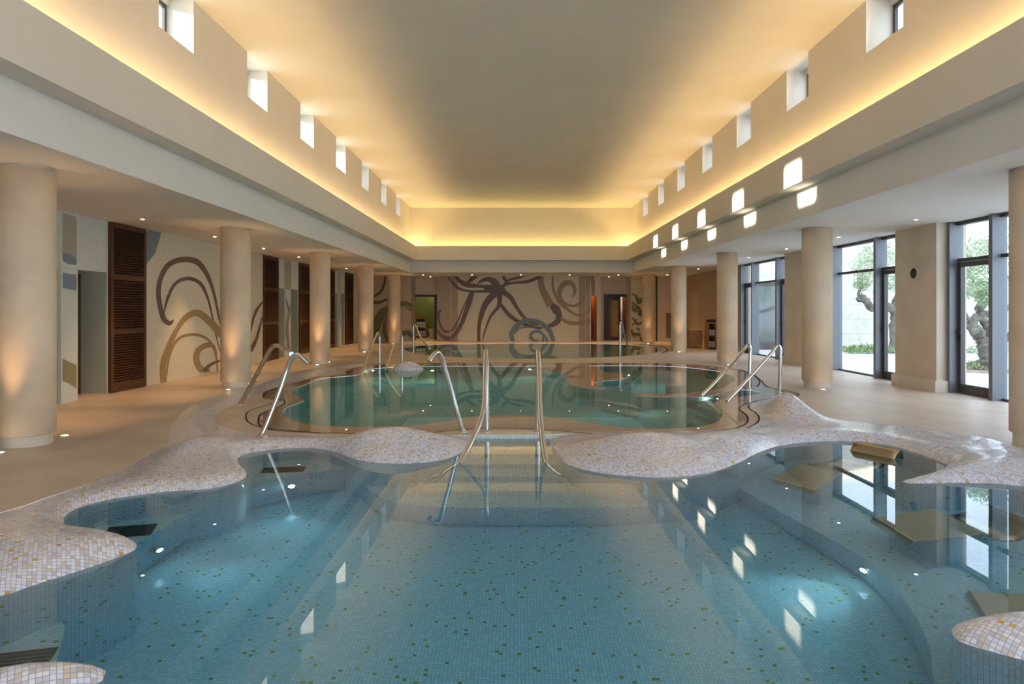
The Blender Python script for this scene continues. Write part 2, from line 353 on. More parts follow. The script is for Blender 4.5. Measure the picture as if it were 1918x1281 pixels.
# middle pool: tiled hole (MP) and water film outline (MW)
MPp = [(532, 778), (530, 770), (540, 762), (560, 755), (570, 749), (556, 742), (548, 736), (553, 728), (580, 717), (610, 708), (665, 703), (690, 692), (730, 688), (820, 686),
       (960, 686), (1100, 685), (1250, 686), (1330, 693), (1370, 702), (1376, 714), (1365, 726), (1420, 733), (1420, 738), (1385, 742), (1340, 752), (1352, 768), (1352, 780), (1338, 792), (1300, 800), (1240, 803), (1170, 801), (1110, 793),
       (1040, 782), (975, 777), (900, 779), (840, 788), (780, 796), (700, 799), (620, 798), (570, 792)]
MP = catmull([G(*p) for p in MPp], .12, True)
MWp = [(512, 806), (490, 800), (484, 786), (490, 775), (530, 758), (532, 751), (500, 745), (496, 738), (508, 730), (560, 716), (600, 706), (650, 701), (648, 697), (690, 685), (760, 681), (860, 680), (980, 680), (1100, 680),
       (1240, 680), (1330, 686), (1395, 696), (1425, 712), (1440, 725), (1492, 736), (1494, 742), (1440, 747), (1398, 757), (1384, 765), (1400, 780), (1396, 795), (1370, 804), (1300, 810), (1200, 814), (1100, 812), (1030, 806), (960, 803), (880, 804), (780, 813), (640, 812)]
MW = catmull([G(*p) for p in MWp], .15, True)
# back pool
BPp = [(757, 654), (775, 648), (830, 645), (900, 643.5), (980, 643), (1080, 643.5), (1160, 645), (1215, 648), (1240, 652), (1236, 658), (1205, 664), (1150, 668), (1080, 670.5), (980, 671.5), (900, 670.5), (840, 668), (790, 663)]
BP = catmull([G(*p) for p in BPp], .3, True)

# ================================================================== FLOOR, BANK, BASINS
XL, XR, YB, YN = -7.1, 7.82, 31.5, -5.0
mb = MB()
outer = [(-8.4, YN), (7.95, YN), (7.95, 37.5), (-8.4, 37.5)]
V, Fc = tri(outer, [HOLE_F, MW, BP]); mb.add([(x, y, 0) for x, y in V], Fc)
struct(mb, 'floor', FLOORM, 'beige travertine slab floor around the pools')
mb = MB(); V, Fc = tri(MW, [MP]); mb.add([(x, y, 0) for x, y in V], Fc); struct(mb, 'floor_wet_apron', WETM, 'wet stone apron brimming with water round the middle pool')

humps = [(-1.33, 7.25, .17, .62, .33), (1.3, 6.95, .16, .62, .42), (2.35, 7.35, .10, .7, .35), (3.62, 9.45, .30, .42, .55), (-3.35, 7.0, .10, .5, .45), (-2.5, 6.6, .05, .35, .35), (-3.0, 4.1, .05, .7, .35),
         (4.35, 6.35, .07, .55, .35), (3.3, 8.0, .03, .8, .3), (4.9, 7.2, .08, .5, .3), (2.6, 3.12, .05, .5, .2), (-2.2, 2.7, .05, .5, .2)]
bp = np.array(BANKP); x0, y0 = bp.min(0); x1, y1 = bp.max(0)
gx, gy = np.meshgrid(np.arange(x0, x1, .075), np.arange(y0, y1, .075)); pts = np.c_[gx.ravel(), gy.ravel()] + rng.uniform(-.006, .006, (gx.size, 2))
pts = pts[inside(pts, BANKP)]
dd = np.minimum(dist_line(pts, FPpath), dist_line(pts, OUTP)); pts = pts[dd > .05]
# extra rings close to the water edge for a crisp rounded lip
ring = []
fpn = np.array(FPpath); tn = np.gradient(fpn, axis=0); nrm = np.c_[-tn[:, 1], tn[:, 0]]; nrm /= np.linalg.norm(nrm, axis=1)[:, None]
for off in (.022,):
    for sgn in (1, -1):
        q = fpn + sgn*off*nrm; k = inside(q, BANKP) & (dist_line(q, FPpath) > off*.9) & (dist_line(q, OUTP) > .02); ring.append(q[k])
pts = np.vstack([pts, *ring])
V, Fc = tri(BANKP, extra=[tuple(p) for p in pts])
VV = np.array(V); din = dist_line(VV, FPpath); dout = dist_line(VV, OUTP)
B = np.full(len(VV), .045)
for hx, hy, a, sx_, sy_ in humps: B += a*np.exp(-((VV[:, 0]-hx)/sx_)**2-((VV[:, 1]-hy)/sy_)**2)
so = np.clip(dout/.42, 0, 1); so = so*so*(3-2*so); si_ = 1-np.exp(-din/.09)
Zb = ZW + si_*(-ZW + B*so)
mb = MB(); mb.add([(p[0], p[1], z) for p, z in zip(V, Zb)], Fc, 0, [(p[0]*.83+p[1]*.56, -p[0]*.56+p[1]*.83) for p in V], smooth=True)
bank = struct(mb, 'trim_1', MOSAIC, 'undulating white and gold mosaic bank round the front pool')

D_F = 1.30
def basin(name, line, depth, m, label, ztop=ZW, closed=True):
    mb = MB(); mb.wall(line, -depth, ztop, 0, closed=closed); V, Fc = tri(line); mb.add([(x, y, -depth) for x, y in V], Fc)
    return struct(mb, name, m, label)
FPclosed = list(FP)
basin_f = basin('floor_front_pool', FPclosed, D_F-ZW*0+.03, MOSAICP, 'front pool basin lined in pale mosaic', closed=False)
# steps of the front pool
mb = MB()
def step_poly(y_front, hw): return [(-.04-hw, 8.1), (-.04-hw, y_front), (-.04+hw, y_front), (-.04+hw, 8.1)]
yy = [7.24, 6.94, 6.64, 6.33]
for i, yf in enumerate(yy):
    z = ZW-.17*(i+1); hw = .55+.12*i
    mb.box(-.04-hw, -.04+hw, yf, yf+.32 if i else 7.96, -D_F, z)
plat = catmull([(-1.6, 7.3), (-1.45, 6.6), (-1.15, 6.2), (-.7, 6.04), (0, 6.02), (.8, 6.02), (1.3, 6.1), (1.6, 6.5), (1.6, 7.3)], .1)
mb.prism(plat, -D_F, ZW-.85)
mb.box(-.60, .45, 7.90, 7.98, -.5, -.004)
struct(mb, 'floor_pool_steps', MOSAICP, 'submerged mosaic steps down into the front pool', parent=basin_f)
# stone nosing at top of the steps
mb = MB(); mb.box(-.47, .40, 7.93, 8.14, -.028, .012, b=.006); struct(mb, 'trim_2', STONEB, 'pale stone nosing above the pool steps')
# foot ledge on the right and seats on the left
edge = [U(x, y, .9) for x, y in [(1372, 905), (1430, 940), (1500, 980), (1560, 1012), (1612, 1042), (1672, 1095), (1715, 1155), (1742, 1215), (1756, 1281)]]
edge = catmull(edge + [(edge[-1][0]-.02, 2.6), (edge[-1][0]+.3, 1.6)], .08)
mb = MB(); mb.prism(edge + [(4.9, 1.2), (5.3, 3.8), (5.3, 5.6), (4.6, 7.2), (3.4, 8.0), (2.4, 7.4)], -D_F, ZW-.9)
struct(mb, 'floor_pool_ledge', MOSAICP, 'submerged foot ledge along the right of the front pool', parent=basin_f)
def seatp(pts, D, ext, nm, lb):
    e = [U(x, y, D) for x, y in pts]; mb = MB(); poly = e+ext
    a = sum(p[0]*q[1]-q[0]*p[1] for p, q in zip(poly, poly[1:]+poly[:1]))
    if a < 0: poly = poly[::-1]
    mb.prism(poly, -D_F, ZW-D); return struct(mb, nm, MOSAICP, lb, parent=basin_f)
seatp([(268, 1012), (348, 965), (420, 935)], .68, [(-2.75, 6.4), (-4.2, 6.3), (-4.2, 4.2), (-3.1, 4.3)], 'seat_ledge', 'submerged seat in the left alcove')
seatp([(445, 915), (482, 905), (560, 888), (620, 880), (690, 874)], .55, [(-1.7, 7.4), (-3.6, 7.9), (-3.6, 6.9)], 'seat_ledge', 'submerged seat in the upper left alcove')
seatp([(103, 1252), (122, 1176)], .68, [(-2.9, 4.2), (-3.8, 4.0), (-3.8, 2.6)], 'seat_ledge', 'submerged seat at the lower left')
def grille(c, D, w_, h_, rot, label):
    x, y = U(c[0], c[1], D); e = empty('seat_grille', (x, y, ZW-D+.002)); e.rotation_euler.z = rot
    mb = MB(); mb.box(-w_/2, w_/2, -h_/2, h_/2, 0, .008); o = mb.obj('plate', DARKG); o.parent = e
    m2 = MB()
    for i in range(7): yy_ = -h_/2+h_*(i+.5)/7; m2.box(-w_/2+.01, w_/2-.01, yy_-.005, yy_+.005, .008, .012)
    o = m2.obj('bars', BLACK); o.parent = e; tag(e, label, 'grille')
grille((243, 995), .68, .34, .26, .3, 'dark rectangular grille set in the left alcove seat')
grille((531, 880), .55, .42, .22, .15, 'dark rectangular grille in the upper alcove seat under a handrail reflection')
grille((15, 1247), .68, .36, .26, .3, 'dark rectangular grille in the seat at the bottom left')

# middle and back pool basins
basin_m = basin('floor_middle_pool', MP, 1.25, MOSAICT, 'middle pool basin in pale teal mosaic', ztop=-.002)
basin_b = basin('floor_back_pool', BP, 1.1, MOSAICT, 'far pool basin in pale teal mosaic', ztop=-.002)
def slab(name, pxs, z0, z1, m, label, parent, step=.1, D=0):
    pl = [G(*p) for p in pxs] if not D else [U(p[0], p[1], D, 0) for p in pxs]
    pl = catmull(pl, step, True); a = sum(p[0]*q[1]-q[0]*p[1] for p, q in zip(pl, pl[1:]+pl[:1]))
    if a < 0: pl = pl[::-1]
    mb = MB(); V, Fc = tri(pl); mb.add([(x, y, z1) for x, y in V], Fc, 0); mb.wall(pl, z0, z1-.0, 1, closed=True)
    return struct(mb, name, m, label, parent=parent)
o3 = lambda L: [(980+x/3.552, 620+y/3.552) for x, y in L]
slab('whirlpool_wall', o3([(120, 238), (300, 232), (500, 235), (490, 250), (530, 272), (640, 285), (700, 295), (700, 306), (640, 322), (540, 333), (470, 345), (475, 362), (550, 380), (480, 384), (390, 374), (310, 355), (284, 335), (300, 312), (298, 298), (250, 282), (180, 265)]), -1.25, .004, [WETM, MOSAICT], 'S shaped stone wall just under the water', basin_m)
slab('whirlpool_rim', o3([(750, 430), (800, 420), (950, 421), (1100, 411), (1220, 398), (1330, 375), (1400, 340), (1440, 335), (1430, 375), (1290, 420), (1190, 436), (1000, 437), (850, 437)]), -1.25, .004, [WETM, MOSAICT], 'curved stone rim of the round whirlpool', basin_m)
slab('whirlpool_bench', [(980+x/3.552, 620+y/3.552) for x, y in [(745, 262), (850, 256), (950, 264), (1040, 282), (1085, 305), (1090, 335), (1050, 360), (950, 360), (985, 345), (1005, 322), (985, 298), (900, 276)]], -1.25, -.10, [MOSAIC, MOSAICT], 'pale crescent bench in the whirlpool', basin_m)
for k, (a, b, z) in enumerate([((1118, 742), (1200, 757), -.45), ((1126, 750), (1196, 763), -.75)]):
    p, q = G(*a), G(*b); mb = MB(); mb.add([(p[0], p[1], z), (q[0], q[1], z), (q[0], q[1]+.35, z), (p[0], p[1]+.35, z), (p[0], p[1], z-.3), (q[0], q[1], z-.3)], [(0, 1, 2, 3), (4, 5, 1, 0)])
    struct(mb, 'step', MOSAICT, parent=basin_m)
for k, (a, b, z) in enumerate([((1300, 752), (1345, 768), -.30), ((1290, 757), (1336, 775), -.6), ((1280, 762), (1326, 782), -.9)]):
    p, q = G(*a), G(*b); mb = MB(); mb.add([(p[0], p[1], z), (q[0], q[1], z), (q[0]+.3, q[1]+.3, z), (p[0]+.3, p[1]+.3, z), (p[0], p[1], z-.3), (q[0], q[1], z-.3)], [(0, 1, 2, 3), (4, 5, 1, 0)])
    struct(mb, 'step', MOSAICT, parent=basin_m)
# small mosaic mound standing in the middle pool
mx_, my_ = G(753, 692)
mb = MB(); n = 40; prof = [(1.0, -.15), (.96, -.03), (.85, .06), (.66, .125), (.42, .165), (.2, .185), (.04, .19)]; vs = []; fs = []; uvs = []
for r, z in prof:
    for i in range(n):
        a = 2*math.pi*i/n; rx = .40*(1+.25*math.cos(a)); x = mx_+.05+r*rx*math.cos(a)*1.0; y = my_+.1+r*.42*math.sin(a); vs.append((x, y, z)); uvs.append((x, y*1.3))
for k in range(len(prof)-1):
    for i in range(n): fs.append((k*n+i, k*n+(i+1) % n, (k+1)*n+(i+1) % n, (k+1)*n+i))
fs.append(tuple(range((len(prof)-1)*n, len(prof)*n)))
mb.add(vs, fs, 0, uvs, smooth=True); o = mb.obj('mosaic_mound', MOSAIC); tag(o, 'small white mosaic mound rising from the middle pool beside thin handrails', 'mound')

# water bodies
def grow(line, d):
    P = np.array(line); t = np.roll(P, -1, 0)-np.roll(P, 1, 0); nn = np.c_[t[:, 1], -t[:, 0]]; nn /= np.linalg.norm(nn, axis=1)[:, None]+1e-9
    a = sum(p[0]*q[1]-q[0]*p[1] for p, q in zip(line, line[1:]+line[:1])); return [tuple(map(float, p)) for p in P+(nn if a > 0 else -nn)*d]
def waterbody(name, line, z1, z0, m, label):
    a = sum(p[0]*q[1]-q[0]*p[1] for p, q in zip(line, line[1:]+line[:1]))
    if a < 0: line = line[::-1]
    mb = MB(); V, Fc = tri(line); mb.add([(x, y, z1) for x, y in V], Fc); mb.add([(x, y, z0) for x, y in V], [f[::-1] for f in Fc]); mb.wall(line, z0, z1, closed=True, smooth=False)
    o = mb.obj(name, m)
    import bmesh as _bm
    b = _bm.new(); b.from_mesh(o.data); _bm.ops.remove_doubles(b, verts=b.verts, dist=1e-5); b.to_mesh(o.data); b.free()
    tag(o, label, 'water', kind='stuff'); return o
FPW = catmull([tuple(p) for p in np.array(grow(FPclosed, .02))[::2]], .2, True)
FPW = grow(FPclosed, .018)
waterbody('pool_water', FPW, ZW, -1.6, WATERF, 'clear blue water filling the front mosaic pool')
waterbody('pool_water', grow(MP, .035), -.003, -1.6, WATERB, 'teal water of the middle pool, brimming level with the stone deck')
waterbody('pool_water', grow(BP, .05), -.003, -1.5, WATERB, 'still water of the far pool below the swirl mural')

# drain slots in the stone apron
def slot(name, line, w_, label, closed=True):
    L = np.array(line); 
    if closed: t = np.roll(L, -1, 0)-np.roll(L, 1, 0)
    else: t = np.gradient(L, axis=0)
    nn = np.c_[t[:, 1], -t[:, 0]]; nn /= np.linalg.norm(nn, axis=1)[:, None]; n = len(L)
    v = [(*(p+q*w_/2), .006) for p, q in zip(L, nn)]+[(*(p-q*w_/2), .006) for p, q in zip(L, nn)]
    f = [(i, (i+1) % n, n+(i+1) % n, n+i) for i in range(n if closed else n-1)]
    mb = MB(); mb.add(v, f); o = struct(mb, name, GAP, label); return o
slot('trim_3', MW, .022, 'dark drain slot round the middle pool')
SL = [(600, 812), (500, 802), (470, 794), (461, 783), (466, 771), (490, 762), (520, 752), (524, 750), (500, 748), (493, 741), (496, 735), (520, 727)]
slot('trim_4', catmull([G(*p) for p in SL], .1), .018, 'outer stone joint left of the middle pool', False)
SR = [(1400, 802), (1418, 792), (1422, 783), (1415, 773), (1403, 765), (1402, 759)]
slot('trim_5', catmull([G(*p) for p in SR], .1), .02, 'outer drain slot right of the middle pool', False)
SR2 = [(1385, 692), (1410, 702), (1423, 715), (1418, 724)]
slot('trim_6', catmull([G(*p) for p in SR2], .1), .03, 'drain slot beside the whirlpool', False)
SB = [(1215, 646), (1240, 650), (1250, 656), (1238, 662)]
slot('trim_7', catmull([G(*p) for p in SB], .2), .05, 'drain slot at the right end of the far pool', False)

# ================================================================== SHELL
SOF, BOXZ, LIP, CEIL = 3.0, 3.49, 4.06, 5.70
xa, xb, ya = -4.45, 4.79, 28.3      # lower fascia
ba, bb, yb2 = -4.15, 4.49, 27.9     # box face
YF = -3.0                           # near end of the coffer
# soffit ring
mb = MB(); V, Fc = tri([(-8.4, YN), (7.95, YN), (7.95, 37.5), (-8.4, 37.5)], [[(xa, YF), (xb, YF), (xb, ya), (xa, ya)]])
mb.add([(x, y, SOF) for x, y in V], [f[::-1] for f in Fc]); struct(mb, 'ceiling_aisle', PLASTER, 'low white plaster ceiling over the side aisles')
mb = MB()
mb.box(xa-.25, xa, YF-.25, ya+.25, SOF+.001, BOXZ); mb.box(xb, xb+.25, YF-.25, ya+.25, SOF+.001, BOXZ); mb.box(xa, xb, ya, ya+.25, SOF+.001, BOXZ); mb.box(xa, xb, YF-.25, YF, SOF+.001, BOXZ)
struct(mb, 'trim_8', PLASTER, 'lower plaster fascia round the raised ceiling')
mb = MB(); t = .05
def boxring(a, b, c, d, z0, z1, t):
    mb.box(a-t, a, c-t, d+t, z0, z1); mb.box(b, b+t, c-t, d+t, z0, z1); mb.box(a, b, d, d+t, z0, z1); mb.box(a, b, c-t, c, z0, z1)
boxring(ba, bb, YF+.4, yb2, BOXZ, LIP, .05)
# shelf of the cove
boxring(ba-.05, bb+.05, YF+.35, yb2+.05, BOXZ-.002, BOXZ+.06, .45)
struct(mb, 'trim_9', PLASTERW, 'upper cove box with hidden lighting')
# clerestory
cl, cr, ce = -4.44, 4.78, 28.4; TH = .45; SILL = 4.97
wy = [5.70+2.76*k for k in range(8)]
def clere(X, sgn, name, openings, lb):
    mb = MB(); Xo = X+sgn*TH
    mb.box(X, Xo, YF-.5, ce+TH, BOXZ+.07, SILL)
    e = [YF-.5]
    for y_ in openings: e += [y_, y_+.9]
    e.append(ce+TH)
    for i in range(0, len(e), 2): mb.box(X, Xo, e[i], e[i+1], SILL, CEIL+.3)
    for y_ in openings: mb.box(X+sgn*.33, Xo, y_, y_+.9, 5.63, CEIL+.3)   # head in front of the glass
    return struct(mb, name, PLASTERW, lb)
clere(cl, -1, 'wall_left_clerestory', wy, 'upper left wall pierced by deep square openings')
clere(cr, 1, 'wall_right_clerestory', wy, 'upper right wall pierced by deep square openings')
mb = MB(); mb.box(cl, cr, ce, ce+TH, BOXZ+.07, CEIL+.3); mb.box(cl, cr, YF-.5-TH, YF-.5, CEIL-.15, CEIL+.3); mb.box(cl, cr, YF-.5-TH, YF-.5, BOXZ-.1, 4.1); struct(mb, 'wall_end_clerestory', PLASTERW, 'upper end wall above the cove')
mb = MB(); mb.box(cl-TH, cr+TH, YF-.95, ce+TH, CEIL, CEIL+.3); struct(mb, 'ceiling', PLASTERW, 'high flat plaster ceiling over the pools')
mb = MB(); [mb.box(cl+k*(cr-cl)/6-.04, cl+k*(cr-cl)/6+.04, YF-.75, YF-.67, 4.1, CEIL-.15) for k in range(7)]; fo = struct(mb, 'window_61', FRAME); struct(MB().box(cl, cr, YF-.72, YF-.71, 4.1, CEIL-.15), 'pane', GLASS, parent=fo)  # unseen upper glazing added to bring in daylight from behind
# clerestory window frames with glass
wn_ = 0
for sgn, X in ((-1, cl), (1, cr)):
    for y_ in wy:
        wn_ += 1; mb = MB(); xo = X+sgn*(TH-.06); q = .05
        mb.box(xo-.02, xo+.02, y_, y_+q, SILL, 5.63); mb.box(xo-.02, xo+.02, y_+.9-q, y_+.9, SILL, 5.63); mb.box(xo-.02, xo+.02, y_+q, y_+.9-q, SILL, SILL+q); mb.box(xo-.02, xo+.02, y_+q, y_+.9-q, 5.63-q, 5.63)
        fr_ = struct(mb, f'window_{wn_}', FRAME); m2 = MB(); m2.box(xo-.004, xo+.004, y_+q, y_+.9-q, SILL+q, 5.63-q); struct(m2, 'pane', GLASS, parent=fr_)
# roofs outside and closing slabs
mb = MB(); mb.box(-8.6, cl-TH, YN-.3, 37.8, 3.15, 3.4); mb.box(cr+TH, 8.15, YN-.3, 37.8, 3.15, 3.4); mb.box(cl-TH, cr+TH, ce+TH, 37.8, 3.15, 3.4); struct(mb, 'ceiling_roof_slab', PAVE, 'flat roof over the aisles')
# near wall behind the camera
# unseen end; its glazing is added so daylight reaches the front pool
mb = MB(); mb.box(-8.4, 7.95, YN-.3, YN, 2.85, 3.3); mb.box(-8.4, 7.95, YN-.3, YN, 0, .06); mb.box(-8.4, -2.5, YN-.3, YN, .06, 2.85)
struct(mb, 'wall_near', PLASTERW, 'wall behind the camera')
mb = MB(); [mb.box(-7.1+k*1.864-.04, -7.1+k*1.864+.04, YN-.2, YN-.08, .06, 2.85) for k in range(3, 9)]; fo = struct(mb, 'window_60', FRAME); struct(MB().box(-2.5, 7.77, YN-.15, YN-.14, .06, 2.85), 'pane', GLASS, parent=fo)
mb = MB(); mb.box(-8.6, -8.4, YN-.3, 37.8, -.1, 3.3); struct(mb, 'wall_left_outer', PLASTERW, 'outer left wall')

# ------------------------------------------------------------------ cove light strips
def area(name, loc, sx, sy, power, col, rot, parent=None, spread=180):
    l = bpy.data.lights.new(name, 'AREA'); l.shape = 'RECTANGLE'; l.size = sx; l.size_y = sy; l.energy = power; l.color = col; l.spread = math.radians(spread)
    o = bpy.data.objects.new(name, l); COL.objects.link(o); o.location = loc; o.rotation_euler = rot; return o
CC = (1.0, .67, .29); LEN = ce-YF
area('cove_light', (cl+.14, (ce+YF)/2, 3.97), .05, LEN, 168, CC, (math.radians(180), math.radians(32), 0))
area('cove_light', (cr-.14, (ce+YF)/2, 3.97), .05, LEN, 168, CC, (math.radians(180), math.radians(-32), 0))
area('cove_light', ((cl+cr)/2, ce-.16, 3.97), cr-cl-.3, .05, 46, (1, .76, .26), (math.radians(180+30), 0, 0))

# ================================================================== COLUMNS + UPLIGHTS
R = .27
def make_column(x, y):
    e = empty('column', (x, y, 0))
    part(MB().lathe(x, y, [(R-.035, 0), (R-.035, .11), (R-.03, .115)], 48), 'plinth', STONEB, e)
    part(MB().lathe(x, y, [(R-.02, .115), (R, .125), (R, 2.982), (R-.02, 2.985)], 64), 'shaft', STONE, e)
    part(MB().lathe(x, y, [(R-.02, 2.985), (R-.02, SOF)], 48), 'shadow_ring', STONEB, e)
    return e
col0 = None; cy_list = [7.42, 12.92, 18.45, 24.0, 29.55]
def uplight(x, y, lab, power=14):
    e = empty('floor_uplight', (x, y, .0)); mb = MB().lathe(x, y, [(.055, .001), (.055, .006), (.04, .008)], 24); part(mb, 'bezel', STEEL, e)
    part(MB().lathe(x, y, [(.038, .008), (.036, .0095)], 20), 'lens', LAMPW, e); tag(e, lab, 'uplight', 'uplights at the column bases')
    l = bpy.data.lights.new('uplight_beam', 'SPOT'); l.energy = power; l.color = (1, .58, .26); l.spot_size = math.radians(44); l.spot_blend = 1; l.shadow_soft_size = .03
    o = bpy.data.objects.new('uplight_beam', l); COL.objects.link(o); o.location = (0, 0, .02); o.rotation_euler = (math.radians(180), 0, 0); o.parent = e
for sx, side, X in ((-1, 'left', -5.33), (1, 'right', 5.67)):
    for k, y in enumerate(cy_list):
        if col0 is None: col0 = make_column(X, y); e = col0
        else: e = copy_tree(col0, (X, y, 0))
        what = {('left', 0): 'large sandy stone column cut by the left picture edge, lit warm from below', ('right', 0): 'large stone column cut by the right picture edge beside the mosaic bank'}
        tag(e, what.get((side, k), f'round sandstone column, {ORD[k]} of the five along the {"louvred shutter" if side == "left" else "glass door"} side'), 'column', 'round stone columns lining the hall')
        pw = 42 if side == 'left' else (8 if k < 3 else 30)
        uplight(X+(.06 if side == 'left' else -.10), y-.47, f'bright floor uplight in front of the {ORD[k]} column on the {"shutter" if side == "left" else "window"} side', pw)
        if side == 'left': uplight(X+.1, y+.47, f'bright floor uplight behind the {ORD[k]} column on the shutter side', pw*.7)

# ceiling downlights
dl0 = None
def downlight(x, y, lab, power, spot=True):
    global dl0
    if dl0 is None:
        e = empty('recessed_downlight', (x, y, SOF)); part(MB().lathe(x, y, [(.05, SOF-.006), (.062, SOF-.003), (.062, SOF)], 24), 'trim_ring', PLASTER, e)
        part(MB().lathe(x, y, [(.02, SOF-.012), (.028, SOF-.0105), (.028, SOF-.006)], 20), 'lamp', LAMPW, e); dl0 = e
    else: e = copy_tree(dl0, (x, y, SOF))
    tag(e, lab, 'downlight', 'recessed ceiling downlights')
    if spot: 
        l = bpy.data.lights.new('downlight_beam', 'SPOT'); l.energy = power; l.color = (1, .56, .24); l.spot_size = math.radians(64); l.spot_blend = .8; l.shadow_soft_size = .03
        o = bpy.data.objects.new('downlight_beam', l); COL.objects.link(o); o.location = (x, y, SOF-.03)
specs = []
for k in range(8):
    specs.append((-6.36, 8.83+2.76*k, f'small recessed downlight over the shutter aisle, {ORD[k]} along the row', 120, k))
    specs.append((6.80, 8.85+2.8*k, f'small recessed downlight over the window aisle, {ORD[k]} along the row', 22 if k < 5 else 60, k))
for k in range(6): specs.append((-4.15+2.15*k, 30.07, f'small recessed downlight before the mural, {["first", "second", "third", "fourth", "fifth", "sixth"][k]} from the green room', 140, k))
specs.append((-4.05, 31.8, 'tiny downlight over the green room door', 25, 0)); specs.append((4.27, 31.8, 'tiny downlight over the dark wooden door', 25, 0))


for x, y, lab, pw, k in specs: downlight(x, y, lab, pw)

# ================================================================== LEFT WALL
BK = [0]
def band(mb, pts, plane, mi=0, k=None):
    """variable-width stroke traced on a wall; pts in pixels (x, y, width)"""
    P = [(p[0], p[1]) for p in pts]; C = catmull(P, 2.0); n = len(C); cum = [0]
    for a, b in zip(C[:-1], C[1:]): cum.append(cum[-1]+math.hypot(b[0]-a[0], b[1]-a[1]))
    # param of control points
    idx = []; j = 0
    for p in P:
        j = min(range(n), key=lambda i: math.hypot(C[i][0]-p[0], C[i][1]-p[1]) + (0 if i >= j else 5)); idx.append(cum[j])
    W = np.interp(cum, idx, [p[2] for p in pts]); C = np.array(C); t = np.gradient(C, axis=0); nn = np.c_[-t[:, 1], t[:, 0]]; nn /= np.linalg.norm(nn, axis=1)[:, None]+1e-9
    Lp = C+nn*W[:, None]/2; Rp = C-nn*W[:, None]/2; BK[0] = (BK[0]+1) % 24; e_ = .0004*BK[0]; v = [plane(p[0], p[1], e_) for p in Lp]+[plane(p[0], p[1], e_) for p in Rp]
    f = [(i, i+1, n+i+1, n+i) for i in range(n-1)]; mb.add(v, f, mi)
def polyp(mb, pts, plane, mi=0): mb.add([plane(*p) for p in pts], [tuple(range(len(pts)))], mi)
MUR = [M_BROWN, M_TAN, M_BLUE, M_OLIVE, M_GREEN, M_LBLUE, MURALSIDE]
XM = XL+.004
def xz(x, y, e=0): 
    p = PX(x, y, XM+e); return p
# near section
def lw(x): return XL*F/(x-VX)
Yp = lambda x: XL*F/(x-VX)
secs = dict(p1=(10.62, 11.03), a2=(11.03, 11.89), s1=(11.89, 13.03), m1=(13.03, 19.04), s2=(19.04, 20.27), a3=(20.27, 20.95), p2=(20.95, 21.42), a4=(21.42, 22.25), s3=(22.25, 23.42), m2=(23.42, 25.35), s4=(25.35, 26.5), a5=(26.5, 27.15), p3=(27.15, 27.56), a6=(27.56, 28.2), s5=(28.2, 29.5), m3=(29.5, 31.5))
mb = MB(); mb.box(-8.4, XL, YN, 8.7, 0, SOF); mb.box(-8.4, XL, *secs['m1'], 0, SOF); mb.box(-8.4, XL, *secs['m2'], 0, SOF); mb.box(-8.4, XL, *secs['m3'], 0, SOF)
for s_ in ('s1', 's2', 's3', 's4', 's5'): mb.box(-8.4, XL-.03, *secs[s_], 0, SOF)
mb.box(-8.4, XL-.03, 8.7, 9.85, 0, SOF)
wl = struct(mb, 'wall_left', MURALBG, 'pale mosaic wall with brown and tan swirls')
mb = MB()
for s_ in ('p1', 'p2', 'p3'): mb.box(-8.4, XL, *secs[s_], 0, SOF)
struct(mb, 'wall_left_piers', WHITEP, 'pale mosaic piers between grey alcoves')
mb = MB()
for s_ in ((9.85, 10.62), secs['a2'], secs['a3'], secs['a4'], secs['a5'], secs['a6']):
    mb.box(-8.4, XL-.05, s_[0], s_[1], 2.11, SOF, 1); mb.box(-8.4, -7.62, s_[0], s_[1], 0, 2.11, 0)
    mb.box(-7.62, XL-.05, s_[1]-.02, s_[1], 0, 2.11, 0); mb.box(-7.62, XL-.05, s_[0], s_[0]+.02, 0, 2.11, 0)
struct(mb, 'wall_left_alcoves', [GREYW, WHITEP], 'grey green alcoves below white bulkheads')
mb = MB(); c4 = lambda L: [(x/2.669, 280+y/2.669, w_/2.669) for x, y, w_ in L]
band(mb, c4([(868, 850, 4), (850, 868, 22), (825, 855, 26), (800, 780, 24), (793, 710, 24), (805, 640, 24), (845, 575, 26), (910, 550, 28), (985, 562, 30), (1035, 625, 22), (1070, 720, 14), (1095, 840, 10), (1110, 900, 8)]), xz, 0)
band(mb, c4([(818, 825, 5), (840, 740, 14), (880, 668, 16), (940, 645, 18), (1000, 668, 18), (1038, 740, 12), (1060, 830, 8), (1078, 920, 6), (1100, 1010, 5)]), xz, 0)
band(mb, c4([(820, 1165, 34), (815, 1080, 30), (845, 985, 28), (885, 900, 22), (935, 835, 30), (990, 817, 34), (1050, 862, 36), (1110, 930, 38)]), xz, 1)
band(mb, c4([(833, 1130, 8), (850, 1020, 12), (895, 945, 14), (975, 925, 14), (1045, 955, 13), (1080, 1030, 11), (1088, 1110, 10)]), xz, 1)
band(mb, c4([(1050, 1105, 12), (1010, 1100, 30), (983, 1055, 30), (992, 1005, 28), (1035, 978, 26), (1068, 985, 16), (1082, 1030, 8)]), xz, 1)
band(mb, c4([(1020, 1108, 22), (1050, 1078, 16), (1100, 1055, 10)]), xz, 0)
polyp(mb, [(x/2.669, 280+y/2.669) for x, y in [(728, 580), (727, 440), (738, 400), (806, 408), (800, 440), (775, 520)]], xz, 2)
c5 = lambda L: [(450+x/5.123, 450+y/5.123, w_/5.123) for x, y, w_ in L]
band(mb, c5([(212, 590, 16), (165, 660, 28), (130, 740, 22), (105, 850, 14), (60, 1000, 10)]), xz, 0)
band(mb, c5([(214, 730, 10), (185, 840, 22), (150, 960, 28), (105, 1040, 50), (70, 1080, 40)]), xz, 0)
